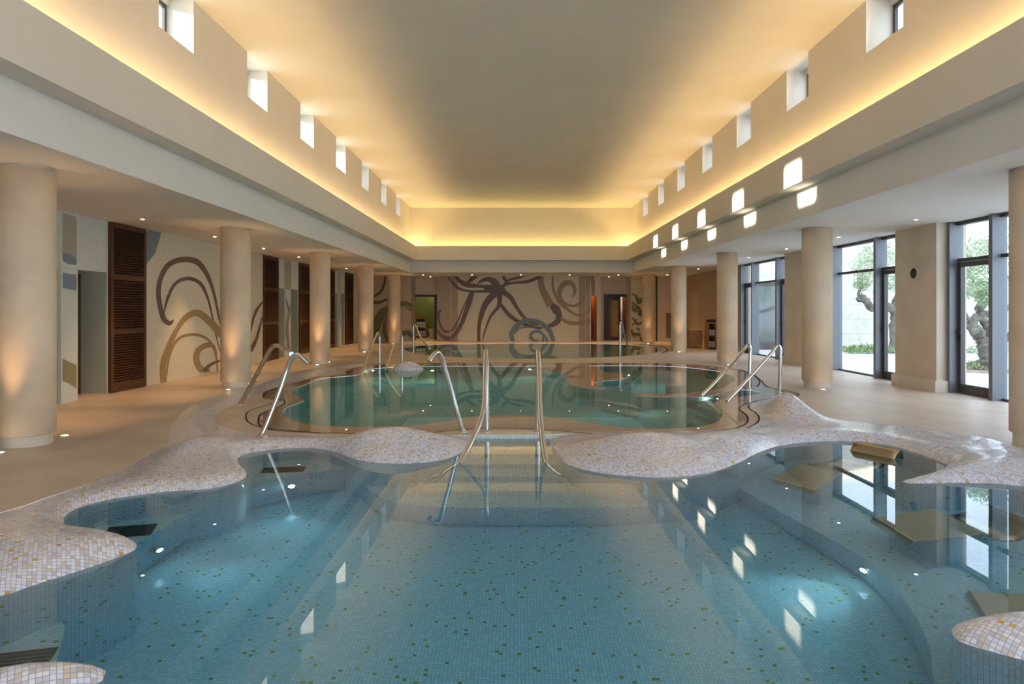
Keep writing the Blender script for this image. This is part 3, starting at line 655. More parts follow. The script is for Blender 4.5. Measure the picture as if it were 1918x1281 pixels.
struct(mb, 'mural', MUR, 'brown and tan mosaic swirls on the left wall', parent=wl)
mb = MB(); q4 = lambda L: [(x/2.669, 280+y/2.669) for x, y in L]
polyp(mb, q4([(313, 315), (383, 340), (383, 545), (313, 517)]), xz, 1)
polyp(mb, q4([(313, 517), (345, 520), (383, 545), (383, 577), (340, 572), (313, 555)]), lambda x, y: xz(x, y, .003), 2)
polyp(mb, q4([(313, 615), (345, 622), (383, 626), (383, 706), (345, 700), (313, 690)]), xz, 2)
polyp(mb, q4([(313, 1045), (350, 1062), (383, 1078), (383, 1192), (350, 1170), (313, 1155)]), xz, 4)
q5 = lambda L: [(450+x/5.123, 450+y/5.123) for x, y in L]
polyp(mb, q5([(437, 195), (488, 200), (488, 480), (437, 470)]), xz, 1)
band(mb, c5([(441, 560, 4), (455, 620, 16), (467, 700, 14), (445, 800, 8)]), xz, 0)
band(mb, c5([(489, 600, 6), (470, 700, 24), (450, 820, 22), (455, 920, 30), (465, 1040, 24)]), xz, 4)
band(mb, c5([(960, 310, 14), (950, 420, 10), (965, 560, 16), (955, 700, 16), (966, 830, 10)]), xz, 5)
struct(mb, 'mural', [M_BROWN, plain('mural_grey_tan', (.42, .38, .30), .5), M_BLUE, M_OLIVE, M_GREEN, M_LBLUE], 'blue and green mosaic patches on the pale piers', parent=wl)
# louvred shutters
def shutter(y0, y1, hy, lab):
    e = empty('louvred_shutter', (XL, y0, 0)); mb = MB(); x0_, x1_ = XL-.028, XL+.025; t = .085
    mb.box(x0_, x1_, y0, y0+t, .01, 2.99); mb.box(x0_, x1_, y1-t, y1, .01, 2.99)
    for za, zb_ in ((.01, .16), (1.02, 1.11), (1.99, 2.08), (2.90, 2.99)): mb.box(x0_, x1_, y0+t, y1-t, za, zb_)
    part(mb, 'frame', WOOD, e)
    for za, zb_ in ((.16, 1.02), (1.11, 1.99), (2.08, 2.90)):
        m2 = MB(); n = int((zb_-za)/.045); 
        for i in range(n):
            z = za+(i+.5)*(zb_-za)/n; m2.add([(x0_+.004, y0+t, z+.019), (x1_-.008, y0+t, z-.010), (x1_-.008, y1-t, z-.010), (x0_+.004, y1-t, z+.019), (x0_+.004, y0+t, z+.010), (x1_-.008, y0+t, z-.019), (x1_-.008, y1-t, z-.019), (x0_+.004, y1-t, z+.010)],
                                      [(0, 1, 2, 3), (7, 6, 5, 4), (1, 5, 6, 2), (0, 3, 7, 4)])
        m2.box(x0_, x0_+.002, y0+t, y1-t, za, zb_, 1)  # black backing sheet paints in the shade between the louvres
        part(m2, 'louvre_panel', [WOOD, GAP], e)
    m3 = MB().box(x1_, x1_+.006, hy-.018, hy+.018, .98, 1.14); part(m3, 'pull_handle', STEEL, e, 'small steel flush pull')
    tag(e, lab, 'shutter', 'full height louvred wooden shutters')
shutter(8.72, 9.83, 8.9, 'dark louvred wooden shutter hidden behind the big left column')
shutter(*secs['s1'], 11.97, 'widest seen dark louvred wooden shutter, just right of the blue striped pier')
shutter(*secs['s2'], 20.18, 'dark louvred wooden shutter right after the brown swirls behind the second column')
shutter(*secs['s3'], 22.35, 'dark louvred wooden shutter partly behind the third shutter-side column')
shutter(*secs['s4'], 26.4, 'dark louvred wooden shutter just past the third shutter-side column')
shutter(*secs['s5'], 28.3, 'farthest dark louvred wooden shutter on the left wall')
# door in the first alcove
mb = MB(); mb.box(-7.62, -7.57, 11.30, 11.84, 0, 2.08); dd_ = struct(mb, 'door_1', WOOD, 'dark wooden door edge in the grey alcove')
part(MB().box(-7.568, -7.55, 11.72, 11.745, .75, 1.85), 'handle', STEEL, dd_)

# ================================================================== BACK WALL
mb = MB(); ZT = SOF
xn0, xn1 = PY(770, 0, YB)[0], PY(819.5, 0, YB)[0]; xo0, xo1 = PY(1107, 0, YB)[0], PY(1118, 0, YB)[0]; xd0, xd1 = PY(1125, 0, YB)[0], PY(1182, 0, YB)[0]
mb.box(-8.4, xn0, YB, YB+1.5, 0, ZT, 2); mb.box(xn1, xo0, YB, YB+.25, 0, ZT); mb.box(xd1, 7.95, YB, YB+1.5, 0, ZT)
mb.box(xo0, xo1, YB, YB+.25, PY(0, 555, YB)[2], ZT, 1); mb.box(xo1, xd0, YB, YB+1.3, 0, ZT, 1)
YD = 32.8; ld0, ld1 = PY(772, 0, YD)[0], PY(818, 0, YD)[0]; zt = PY(0, 552, YD)[2]
mb.box(xn0, xn1, YD, YD+.15, zt, ZT, 1); mb.box(xn0-.05, ld0, YD, YD+.15, 0, zt, 1); mb.box(ld1, xn1+.05, YD, YD+.15, 0, zt, 1); mb.box(xn1, xn1+.1, YB+.25, YD+.15, 0, ZT, 1)
rd0, rd1 = PY(1131, 0, YD)[0], PY(1182, 0, YD)[0]; zr = PY(0, 551, YD)[2]
mb.box(xd0, xd1+.1, YD, YD+.15, zr, ZT, 1); mb.box(xd0-.05, rd0, YD, YD+.15, 0, zr, 1); mb.box(rd1, xd1+.3, YD, YD+.15, 0, zr, 1)
wb = struct(mb, 'wall_back', [MURALBG, PLASTERW, plain('mural_ground_taupe', (.50, .42, .33), .5, noise=.05, nscale=9)], 'far wall with a large swirl mural')
mb = MB(); mb.box(-8.4, 7.95, 37.0, 37.5, 0, SOF); struct(mb, 'wall_far_rooms', PLASTERW, 'end wall of the rooms beyond')
yz = lambda x, y, e=0: PY(x, y, YB-.006-e)
mb = MB(); c6 = lambda L: [(750+x/3.836, 480+y/3.836, w_/3.836) for x, y, w_ in L]
q6 = lambda L: [(750+x/3.836, 480+y/3.836) for x, y in L]
bgp = lambda x, y: PY(x, y, YB-.003)
polyp(mb, q6([(268, 130), (412, 130), (412, 615), (268, 615)]), bgp, 6); polyp(mb, q6([(1282, 130), (1360, 130), (1360, 615), (1282, 615)]), bgp, 6)
for L, m_ in [([(345, 150, 12), (375, 190, 20), (420, 230, 18), (490, 250, 14), (560, 252, 16), (650, 250, 20)], 0), ([(395, 140, 16), (430, 180, 30), (480, 205, 38), (560, 215, 22), (660, 218, 26)], 0),
             ([(545, 140, 34), (510, 165, 30), (480, 195, 26)], 0), ([(552, 203, 4), (580, 178, 22), (630, 165, 32), (675, 185, 50), (695, 225, 60)], 0), ([(600, 235, 40), (660, 235, 60), (710, 245, 85), (745, 225, 50)], 0),
             ([(520, 245, 24), (497, 320, 40), (470, 400, 34), (440, 480, 30), (400, 550, 28), (350, 590, 28), (300, 575, 26), (268, 530, 18)], 0),
             ([(505, 255, 8), (450, 370, 10), (410, 470, 12), (365, 535, 16), (320, 540, 18), (285, 490, 16), (274, 420, 16), (285, 390, 20), (292, 400, 6)], 0),
             ([(680, 265, 50), (620, 330, 46), (585, 410, 36), (565, 500, 26), (563, 612, 24)], 0), ([(712, 275, 42), (708, 350, 26), (650, 430, 20), (612, 520, 14), (590, 605, 8)], 0),
             ([(708, 330, 24), (735, 365, 24), (780, 420, 30), (850, 470, 26), (930, 498, 24), (1020, 518, 12)], 0), ([(735, 255, 40), (790, 295, 34), (840, 375, 26), (890, 440, 24), (950, 480, 20), (1040, 492, 12)], 0),
             ([(720, 230, 24), (765, 200, 16), (830, 190, 18), (920, 180, 22), (1010, 145, 22)], 0), ([(735, 215, 16), (775, 175, 14), (830, 158, 16), (900, 140, 10)], 0), ([(735, 140, 18), (750, 165, 22), (775, 185, 12)], 0),
             ([(1010, 140, 40), (1010, 200, 42), (1040, 280, 52), (1080, 355, 60)], 1), ([(1085, 350, 40), (1120, 385, 64), (1135, 420, 40), (1120, 460, 18), (1080, 490, 16), (1030, 510, 10)], 0), ([(1130, 380, 30), (1150, 430, 26), (1130, 480, 20), (1060, 512, 10)], 0),
             ([(1150, 440, 12), (1190, 470, 28), (1270, 482, 26), (1362, 462, 28)], 1), ([(1093, 140, 12), (1098, 230, 18), (1130, 310, 22), (1200, 380, 22), (1280, 425, 16), (1335, 415, 12), (1362, 360, 8)], 1),
             ([(1335, 140, 10), (1332, 240, 16), (1305, 325, 22), (1250, 355, 18), (1190, 345, 20), (1150, 300, 26), (1145, 245, 36), (1175, 200, 40), (1220, 190, 34), (1250, 225, 28), (1250, 270, 20), (1235, 298, 4)], 1),
             ([(1376, 140, 28), (1385, 220, 28), (1383, 285, 20)], 1)]:
    band(mb, c6(L), yz, m_)
lb = lambda x, y, e=0: yz(x, y, .011+e)
for L in [[(812, 612, 30), (796, 565, 34), (830, 505, 36), (880, 468, 34), (940, 458, 24), (1010, 482, 34), (1070, 535, 36), (1100, 612, 26)], [(820, 560, 8), (850, 520, 16), (920, 508, 12), (990, 525, 12), (1025, 570, 14), (1022, 612, 14)],
          [(993, 598, 6), (965, 605, 18), (938, 585, 28), (942, 552, 22), (985, 540, 20), (1030, 565, 16), (1058, 612, 18)]]: band(mb, c6(L), lb, 7)
c7 = lambda L: [(620+x/4.925, 420+y/4.925, w_/4.925) for x, y, w_ in L]
for L, m_ in [([(500, 478, 20), (492, 550, 24), (450, 630, 24), (385, 672, 20)], 0), ([(385, 718, 30), (440, 722, 28), (520, 690, 22)], 0), ([(385, 1060, 60), (420, 920, 90), (475, 820, 80), (545, 765, 40), (630, 738, 50), (700, 735, 44), (748, 755, 30)], 3),
             ([(515, 850, 10), (492, 930, 30), (495, 1000, 34), (520, 1075, 30)], 3), ([(645, 1070, 14), (665, 1010, 44), (710, 1000, 50), (748, 1040, 40)], 3), ([(690, 765, 10), (725, 780, 14), (748, 795, 14)], 3)]: band(mb, c7(L), yz, m_)
c8 = lambda L: [(1080+x/4.925, 420+y/4.925, w_/4.925) for x, y, w_ in L]
for L in [[(505, 645, 14), (540, 655, 20), (570, 700, 34), (600, 710, 30), (612, 700, 10)], [(545, 690, 6), (570, 730, 20), (605, 700, 16)], [(508, 715, 14), (540, 745, 24), (580, 780, 26), (608, 840, 10)], [(515, 750, 20), (535, 800, 36), (560, 760, 16), (520, 740, 8)],
          [(575, 790, 30), (585, 840, 30), (608, 810, 24)], [(505, 860, 10), (530, 880, 22), (560, 920, 30), (608, 900, 14)], [(510, 930, 18), (545, 895, 14), (560, 875, 10)], [(520, 1000, 10), (560, 1020, 34), (590, 1010, 30)], [(505, 970, 24), (520, 1020, 20), (540, 1045, 14)],
          [(560, 950, 4), (570, 968, 26), (572, 990, 4)], [(580, 1040, 14), (600, 1060, 30), (605, 1080, 20)], [(585, 680, 10), (595, 690, 14), (606, 672, 6)]]: band(mb, c8(L), yz, 3)
struct(mb, 'mural', MUR+[M_BLUE.copy()], 'large brown, tan and blue mosaic swirls on the far wall', parent=wb)
mb = MB(); a_ = PY(844.2, 0, YB-.01); mb.box(a_[0]-.012, a_[0]+.012, YB-.014, YB-.0, 0, SOF); a_ = PY(1097, 0, YB-.01); mb.box(a_[0]-.012, a_[0]+.012, YB-.014, YB-.0, 0, SOF); struct(mb, 'trim', STONEB, 'thin pale edging strips', parent=wb)
# warm panel, grille, baseboard on the right part
px0 = PY(1231, 0, YB)[0]; px1 = 7.8
mb = MB(); mb.box(px0, px1, YB-.05, YB, 0, SOF); o = struct(mb, 'wall_back_panel', PLASTERW, 'cream wall panel right of the mural')
mb = MB(); mb.box(px0-.07, px0, YB-.04, YB, 0, SOF); struct(mb, 'trim_10', WOODK, 'dark vertical strip beside the panel')
mb = MB(); mb.box(px0+.05, px1, YB-.075, YB-.05, 0, .2); struct(mb, 'baseboard_back', STONEB, 'stone skirting under the cream panel')
gx0 = PY(1247, 0, YB)[0]; e = empty('wall_grille', (gx0+.3, YB-.08, .3)); m2 = MB(); m2.box(gx0, gx0+.6, YB-.085, YB-.05, PY(0, 633, YB)[2], PY(0, 586, YB)[2]); part(m2, 'panel', plain('grille_brown', (.22, .17, .13), .6), e)
m2 = MB(); z1_ = PY(0, 585, YB)[2]; m2.box(gx0-.03, gx0+.63, YB-.10, YB-.05, z1_, z1_+.03); part(m2, 'top_trim', STONEB, e); tag(e, 'brown ventilation grille low on the cream wall between two columns', 'grille')
# left door frame, green room
def dframe(x0_, x1_, y_, z_, w_, m, name, lab):
    mb = MB(); mb.box(x0_, x0_+w_, y_-.06, y_+.15, 0, z_); mb.box(x1_-w_, x1_, y_-.06, y_+.15, 0, z_); mb.box(x0_+w_, x1_-w_, y_-.06, y_+.15, z_-w_, z_); return struct(mb, name, m, lab)
dframe(ld0, ld1, YD, zt, .11, WOODK, 'door_2', 'dark wooden door frame to the green room')
mb = MB(); mb.box(-6.2, -3.55, 36.2, 36.5, 0, SOF); mb.box(-6.2, -6.0, YD+.15, 36.2, 0, SOF); mb.box(-3.7, -3.55, YD+.15, 36.2, 0, SOF); struct(mb, 'wall_green_room', GREENM, 'green mosaic walls of the room beyond')
def rl(x, y, z, p, c=(1, .7, .35), r=.08):
    l = bpy.data.lights.new('room_lamp', 'POINT'); l.energy = p; l.color = c; l.shadow_soft_size = r; o = bpy.data.objects.new('room_lamp', l); COL.objects.link(o); o.location = (x, y, z)
rl(-4.3, 35.9, 2.75, 22, (1, .8, .45)); rl(-5.0, 34.0, 2.8, 14)
# towel shelf in green room
def towel_shelf(x0_, x1_, y0_, y1_, h, lab, along='x', rows=2, mdark=True, n=3, tl='white rolled towel'):
    e = empty('towel_shelf', ((x0_+x1_)/2, (y0_+y1_)/2, 0)); t = .06; mb = MB(); mb.box(x0_, x0_+t, y0_, y1_, 0, h); mb.box(x1_-t, x1_, y0_, y1_, 0, h); mb.box(x0_+t, x1_-t, y0_, y1_, h-t, h); part(mb, 'carcass', WOOD2, e)
    m2 = MB().box(x0_+t, x1_-t, y1_-.02, y1_, 0, h-t); part(m2, 'back_panel', WOODK, e)
    zs = [.08+(h-.14)*i/rows for i in range(rows)]
    for z in zs: part(MB().box(x0_+t, x1_-t, y0_+.01, y1_-.02, z-.03, z), 'shelf', WOOD2, e)
    tag(e, lab, 'shelf'); wd = (x1_-x0_-2*t)
    for ri, z in enumerate(zs):
        for i in range(n):
            cx_ = x0_+t+wd*(i+.5)/n; r = min(.075, wd/n/2*.95)
            for lv in range(2):
                m3 = MB(); P = [(cx_, y0_+.03, z+r+lv*2*r), (cx_, y0_+.32, z+r+lv*2*r)]
                m3.tube(P, r, 16); m3.tube([(cx_, y0_+.02, z+r+lv*2*r), (cx_, y0_+.03, z+r+lv*2*r)], r*.5, 12); o = m3.obj('rolled_towel', TOWEL)
                tag(o, f'{tl}, {["left", "right"][i] if n == 2 else ["left", "middle", "right"][i]} {["below", "on top"][lv]} in the {["bottom", "upper"][ri]} row of the {"green room" if x0_ < 0 else "glass door"} shelf', 'towel', ('towels in the green room shelf, ' if x0_ < 0 else 'towels in the deck shelf, ')+['bottom', 'upper'][ri]+' row')
sx0, sx1 = PY(777, 0, 35.2)[0], PY(799, 0, 35.2)[0]
towel_shelf(sx0, sx1, 35.2, 35.6, 1.05, 'orange brown towel shelf in the green mosaic room')
sx, sy = PY(808.5, 0, 34.2)[0], 34.2
e = empty('drum_stool', (sx, sy, 0)); part(MB().lathe(sx, sy, [(.15, 0), (.16, .03), (.11, .22), (.16, .42), (.15, .46)], 28), 'body', STONEB, e); part(MB().lathe(sx, sy, [(.17, .46), (.17, .50), (.15, .51)], 28), 'seat', STONEB, e); tag(e, 'pale ceramic drum stool just inside the green room door', 'stool')
# orange corridor, right door
mb = MB(); mb.box(xo0-.2, xo1+.05, 35.5, 35.7, 0, SOF); mb.box(xo0-.3, xo0-.1, YB+.25, 35.5, 0, SOF); mb.box(xo1+.02, xo1+.1, YB+1.3, 35.5, 0, SOF); struct(mb, 'wall_corridor', ORANGE, 'orange lit corridor wall'); rl((xo0+xo1)/2-.02, 33.5, 2.6, 10, (1, .6, .25))
rp = dframe(rd0, rd1, YD, zr, .13, WOODK, 'door_3', 'dark wooden double door with amber panel')
X_ = lambda px: PY(px, 0, YD)[0]
part(MB().box(X_(1137), X_(1161), YD-.03, YD+.03, 0, zr-.13), 'door_leaf', WOODK, rp); part(MB().box(X_(1143), X_(1145), YD-.04, YD-.03, .1, zr-.25), 'door_trim', WOOD2, rp); part(MB().box(X_(1146), X_(1157.5), YD-.04, YD-.03, .15, zr-.3), 'glazed_panel', YELLOW, rp)
mb = MB(); mb.box(rd0-.1, rd1+.4, 35.8, 36.0, 0, SOF); mb.box(rd1+.3, rd1+.5, YD+.15, 35.8, 0, SOF); mb.box(rd0-.15, rd0-.05, YD+.15, 35.8, 0, SOF); struct(mb, 'wall_lobby', plain('lobby_wood', (.20, .07, .03), .4), 'dark red timber wall inside the lobby')
e = empty('side_table', (X_(1165), 34.0, 0)); part(MB().box(X_(1160), X_(1170), 33.8, 34.2, .9, .95, b=.01), 'top', WOODK, e); part(MB().box(X_(1161), X_(1169), 33.85, 34.15, 0, .9), 'body', WOODK, e); tag(e, 'dark console table behind the wooden door on the right', 'table')
mb = MB(); mb.box(X_(1173)+.05, X_(1176.5)+.05, 34.9, 35.1, 0, 2.2); struct(mb, 'trim_11', PLASTER, 'pale lit jamb in the lobby'); rl(X_(1176), 34.2, 2.3, 16, (1, .7, .5), .05)

# ================================================================== RIGHT WALL
mb = MB(); mb.box(7.76, 7.95, 23.3, YB, 0, SOF); wr = struct(mb, 'wall_right', plain('plaster_tan', (.52, .42, .33), .7, noise=.05), 'tan plaster wall beyond the glass doors')
mb = MB(); mb.box(7.735, 7.76, 23.3, YB, 0, .16); struct(mb, 'baseboard_right', STONEB, 'stone skirting of the tan wall')
mb = MB(); mb.box(7.745, 7.76, 29.2, 30.9, 0, 2.2); dr = struct(mb, 'door_4', CREAMD, 'flush cream door in the tan wall'); part(MB().box(7.735, 7.745, 30.02, 30.06, .05, 2.15), 'meeting_trim', STONEB, dr)
# piers
pier_c = [1.65, 7.2, 12.75, 18.3]
for k, yc in enumerate(pier_c):
    y0_, y1_ = yc-.66, yc+.66; mb = MB(); mb.box(7.42, 7.95, y0_, y1_, 0, SOF); o = struct(mb, ['wall_pier', 'wall_pier', 'wall_pier', 'wall_pier'][k], STONEP, f'square stone pier, {ORD[k]} along the glazed side')
    m2 = MB(); m2.box(7.37, 7.42, y0_-.05, y1_+.05, 0, .19); m2.box(7.42, 7.66, y0_-.05, y0_, 0, .19); m2.box(7.42, 7.66, y1_, y1_+.05, 0, .19); m2.box(7.385, 7.42, y0_-.035, y1_+.035, .19, .205); m2.box(7.42, 7.66, y0_-.035, y0_, .19, .205); part(m2, 'skirting', STONEB, o)
# wall clock (round speaker-like dial) on the pier
cx_, cy2, cz_ = PX(1714.5, 512, 7.42); e = empty('wall_clock', (7.42, cy2, cz_))
def disc(x0_, x1_, r0, r1, n=40):
    mb = MB(); v = [(x0_, cy2+r0*math.cos(2*math.pi*i/n), cz_+r0*math.sin(2*math.pi*i/n)) for i in range(n)]+[(x1_, cy2+r1*math.cos(2*math.pi*i/n), cz_+r1*math.sin(2*math.pi*i/n)) for i in range(n)]
    mb.add(v, [(i, (i+1) % n, n+(i+1) % n, n+i) for i in range(n)]+[tuple(range(n, 2*n))], smooth=False); return mb
part(disc(7.42, 7.385, .15, .145), 'rim', plain('satin_silver', (.62, .62, .63), .45, metal=.4), e); part(disc(7.385, 7.378, .098, .092), 'dial', BLACK, e)
part(MB().add([(7.374, cy2-.006, cz_-.01), (7.374, cy2+.006, cz_-.01), (7.374, cy2+.03, cz_+.055), (7.374, cy2+.02, cz_+.058)], [(0, 1, 2, 3), (3, 2, 1, 0)]), 'hand', STEEL, e)
tag(e, 'round steel rimmed wall clock with black dial on the stone pier', 'clock')
# glazing bays
bays = [(1.65+.66, 7.2-.66), (7.2+.66, 12.75-.66), (12.75+.66, 18.3-.66), (18.96, 23.3), (-5.0, .99)]
GXI = 7.78; bn = 0; dn = 10; wn = 40
for bi, (y0_, y1_) in enumerate(bays):
    Lb = y1_-y0_; d = 1.0; mw = .10; parts_ = []
    cuts = [y0_, y0_+.08, y0_+.08+1.0, None, None, y1_-.08-1.0, y1_-.08, y1_]
    TZ = 2.30
    fr_ = MB(); fr_.box(GXI-.06, GXI+.06, y0_, y1_, 2.94, 3.0); fr_.box(GXI-.03, GXI+.05, y0_, y1_, 0, .035)
    fr_.box(GXI-.04, GXI+.05, y0_, y1_, TZ, TZ+.055)
    fo = struct(fr_, f'window_{wn}', FRAME, 'bronze framed glazing bay'); wn += 1
    fins = [y0_+.04, y0_+1.12, y1_-1.12, y1_-.04]
    for yf in fins: part(MB().box(7.60, 7.84, yf-.045, yf+.045, 0, 2.99), 'mullion', FIN, fo)
    part(MB().box(GXI-.006, GXI+.006, y0_+1.165, y1_-1.165, .035, TZ), 'pane', GLASS, fo); part(MB().box(GXI-.006, GXI+.006, y0_, y1_, TZ+.055, 2.94), 'pane', GLASS, fo)
    for (a, b, hs) in ((y0_+.085, y0_+1.075, 1), (y1_-1.075, y1_-.085, 1)):
        m2 = MB(); t = .085; m2.box(GXI-.04, GXI+.04, a, a+t, .02, TZ-.01); m2.box(GXI-.04, GXI+.04, b-t, b, .02, TZ-.01); m2.box(GXI-.04, GXI+.04, a+t, b-t, TZ-.01-t, TZ-.01); m2.box(GXI-.04, GXI+.04, a+t, b-t, .02, .02+t*1.7)
        do = struct(m2, f'door_{dn}', FRAME, 'bronze framed glass door'); dn += 1
        part(MB().box(GXI-.006, GXI+.006, a+t, b-t, .02+t*1.7, TZ-.01-t), 'pane', GLASS, do)
        hy = b-.045; m3 = MB(); m3.box(GXI-.055, GXI-.04, hy-.018, hy+.018, .92, 1.14); m3.tube([(GXI-.05, hy, 1.06), (GXI-.10, hy, 1.06), (GXI-.105, hy-.03, 1.06), (GXI-.105, hy-.13, 1.06)], .010, 10); part(m3, 'handle', BLACK, do)
# shelf with towels and box by the tan wall
towel_shelf(7.02, 7.36, 25.2, 25.62, 1.0, 'dark wooden towel shelf against the tan wall by the glass doors', n=2)
e = empty('storage_box', (6.75, 25.9, 0)); part(MB().box(6.50, 6.98, 25.75, 26.2, .02, .70, b=.015), 'body', WOOD2, e); part(MB().box(6.54, 6.94, 25.74, 25.75, .05, .67), 'front_panel', WOOD2, e); tag(e, 'low brown wooden box left of the towel shelf by the tan wall', 'box')
e = empty('folded_towel_stack', (7.2, 25.4, 1.0)); 
for i in range(2): part(MB().box(7.06, 7.36, 25.24, 25.63, 1.0+i*.05, 1.045+i*.05, b=.02), 'folded_towel', plain('dark_towel', (.05, .04, .07), .9), e)
tag(e, 'dark folded towels on top of the wooden towel shelf', 'towel')

# ================================================================== HANDRAILS
def smooth3(P, n=8):
    P = [Vector(p) for p in P]; out = []
    for i in range(len(P)-1):
        a, b, c, d = P[max(i-1, 0)], P[i], P[i+1], P[min(i+2, len(P)-1)]
        for k in range(n):
            t = k/n; out.append(.5*((2*b)+(c-a)*t+(2*a-5*b+4*c-d)*t*t+(-a+3*b-3*c+d)*t**3))
    out.append(P[-1]); return out
def rail(paths, posts, lab, r=.0215, flanges=(), group='steel pool handrails', extra=None):
    e = empty('pool_handrail', tuple(paths[0][0]))
    for p in paths: part(MB().tube(smooth3(p), r, 16), 'rail', STEEL, e)
    for p in posts: part(MB().tube(p, r, 16), 'post', STEEL, e)
    for (x, y, z) in flanges: part(MB().lathe(x, y, [(.05, z), (.05, z+.008), (.028, z+.012), (.026, z+.03)], 24), 'flange', STEEL, e)
    tag(e, lab, 'handrail', group); return e
# pair over the central steps
for sgn, x, lab in ((-1, -.36, 'curved steel handrail on the left of the central steps, sweeping down into the front pool'), (1, .24, 'curved steel handrail on the right of the central steps, entering the front pool')):
    out_ = (-.20, -.32, -.46) if sgn < 0 else (.03, .11, .24)
    p = [(x, 8.10, .02), (x, 8.10, .55), (x, 8.09, .88), (x, 8.0, .965), (x-.003, 7.82, .95), (x, 7.62, .80), (x, 7.45, .62), (x+.0, 7.25, .40), (x+out_[0]*.3, 7.0, .22), (x+out_[0]*.95, 6.70, -.02), (x+out_[1], 6.5, -.20), (x+out_[2]*.8, 6.4, -.33), (x+out_[2], 6.42, -.52), (x+out_[2]*1.05, 6.41, -.70)]
    if sgn > 0: p[8] = (x+.01, 7.0, .2); p[9] = (x+.035, 6.70, -.02)
    rail([p], [], lab, .029, flanges=[(x, 8.10, .012)])
# single hooked rail beside them
p = [(-.67, 8.19, .0), (-.73, 8.16, .30), (-.80, 8.12, .62), (-.88, 8.06, .86), (-.95, 8.0, .955), (-1.02, 7.93, .93), (-1.075, 7.86, .84), (-1.09, 7.83, .80)]
b_ = G(868, 809); 
def at(px, py, Y): return PY(px, py, Y)
rail([[at(867, 809, 8.16), at(857, 775, 8.13), at(845, 730, 8.10), at(833, 690, 8.05), at(826, 668, 8.0), at(820, 660.5, 7.95), at(814, 663, 7.90), at(807, 672, 7.85), at(804, 677, 7.83)]], [], 'hooked steel handrail leaning left between the mosaic hump and the central steps', .029, flanges=[(*G(868, 809), .0)])
# left pair
rail([[at(491, 815, 7.95), at(505, 781, 8.0), at(521, 740, 8.05), at(536, 697, 8.1), at(544, 676, 8.1), at(552, 666, 8.1), at(561, 666, 8.1), at(568, 672, 8.1), at(578, 681, 8.1)]], [], 'big bent steel handrail leaning right over the drain slot, nearer of the left pair', .029, flanges=[(*G(491, 815), .0)])
rail([[at(450, 757, 10.55), at(470, 721, 10.5), at(490, 684, 10.4), at(503, 660, 10.3), at(512, 649, 10.2), at(521, 647.5, 10.0), at(530, 652, 9.7), at(541, 659.5, 9.4), at(546, 663, 9.2)]], [], 'bent steel handrail rising from the white mosaic strip, farther of the left pair', .032, flanges=[(*G(450, 757), .0)])
# slim pair at the rear left of the middle pool
for (bx, by, px1, px2, lab) in ((711, 682, 709, 683, 'slim steel handrail with upright post at the back of the middle pool, further left'), (753, 681, 751, 722, 'slim steel handrail with upright post standing by the white mosaic mound')):
    Yb = G(bx, by)[1]; Ye = 16.2
    rail([[at(px1+2, 630, Yb), at(px1-1, 623, Yb-.1), at(px1-7, 634, Yb-.5), at(px1-16, 655, Yb-1.2), at(px1-22, 674, Ye+.5), at(px2, 692, Ye)]], [[at(bx, 629, Yb), at(bx, by, Yb)]], lab, .029, flanges=[(*G(bx, by), .0)])
rail([[at(774, 613, 23.6), at(776, 608, 23.6), at(780, 614, 23.4), at(787, 630, 23), at(796, 642, 22.8), at(806, 652, 22.6)]], [[at(774, 612, 23.6), at(774.5, 659, 23.6)]], 'slim steel handrail at the left end of the far pool before the green door', .03)
rail([[at(1161, 609, 21.4), at(1163, 603.5, 21.4), at(1166, 612, 21.6), at(1171, 631, 22.2), at(1177, 650, 23.0)]], [[at(1161, 608, 21.4), at(1161, 668, 21.4)]], 'slim steel handrail at the right end of the far pool', .03)
# right pair
rail([[at(1313, 742, 11.5), at(1340, 715, 11.8), at(1370, 682, 12.2), at(1390, 659, 12.5), at(1398, 648.5, 12.6), at(1403, 646, 12.65), at(1405.5, 652, 12.65), at(1405, 665, 12.65)]], [[at(1405, 660, 12.65), at(1403.5, 728, 12.62)]], 'sloping steel handrail into the whirlpool, farther of the right pair', .029, flanges=[(*G(1403, 729), .0)])
rail([[at(1361, 752, 10.9), at(1385, 727, 11.2), at(1420, 689, 11.6), at(1445, 661, 11.9), at(1453, 650, 12.0), at(1458, 647.5, 12.05), at(1462, 653, 12.05), at(1461.5, 665, 12.05)]], [[at(1461.5, 660, 12.05), at(1460, 735, 12.05)]], 'sloping steel handrail nearest the mosaic mound on the right', .029, flanges=[(*G(1460, 735), .0)])

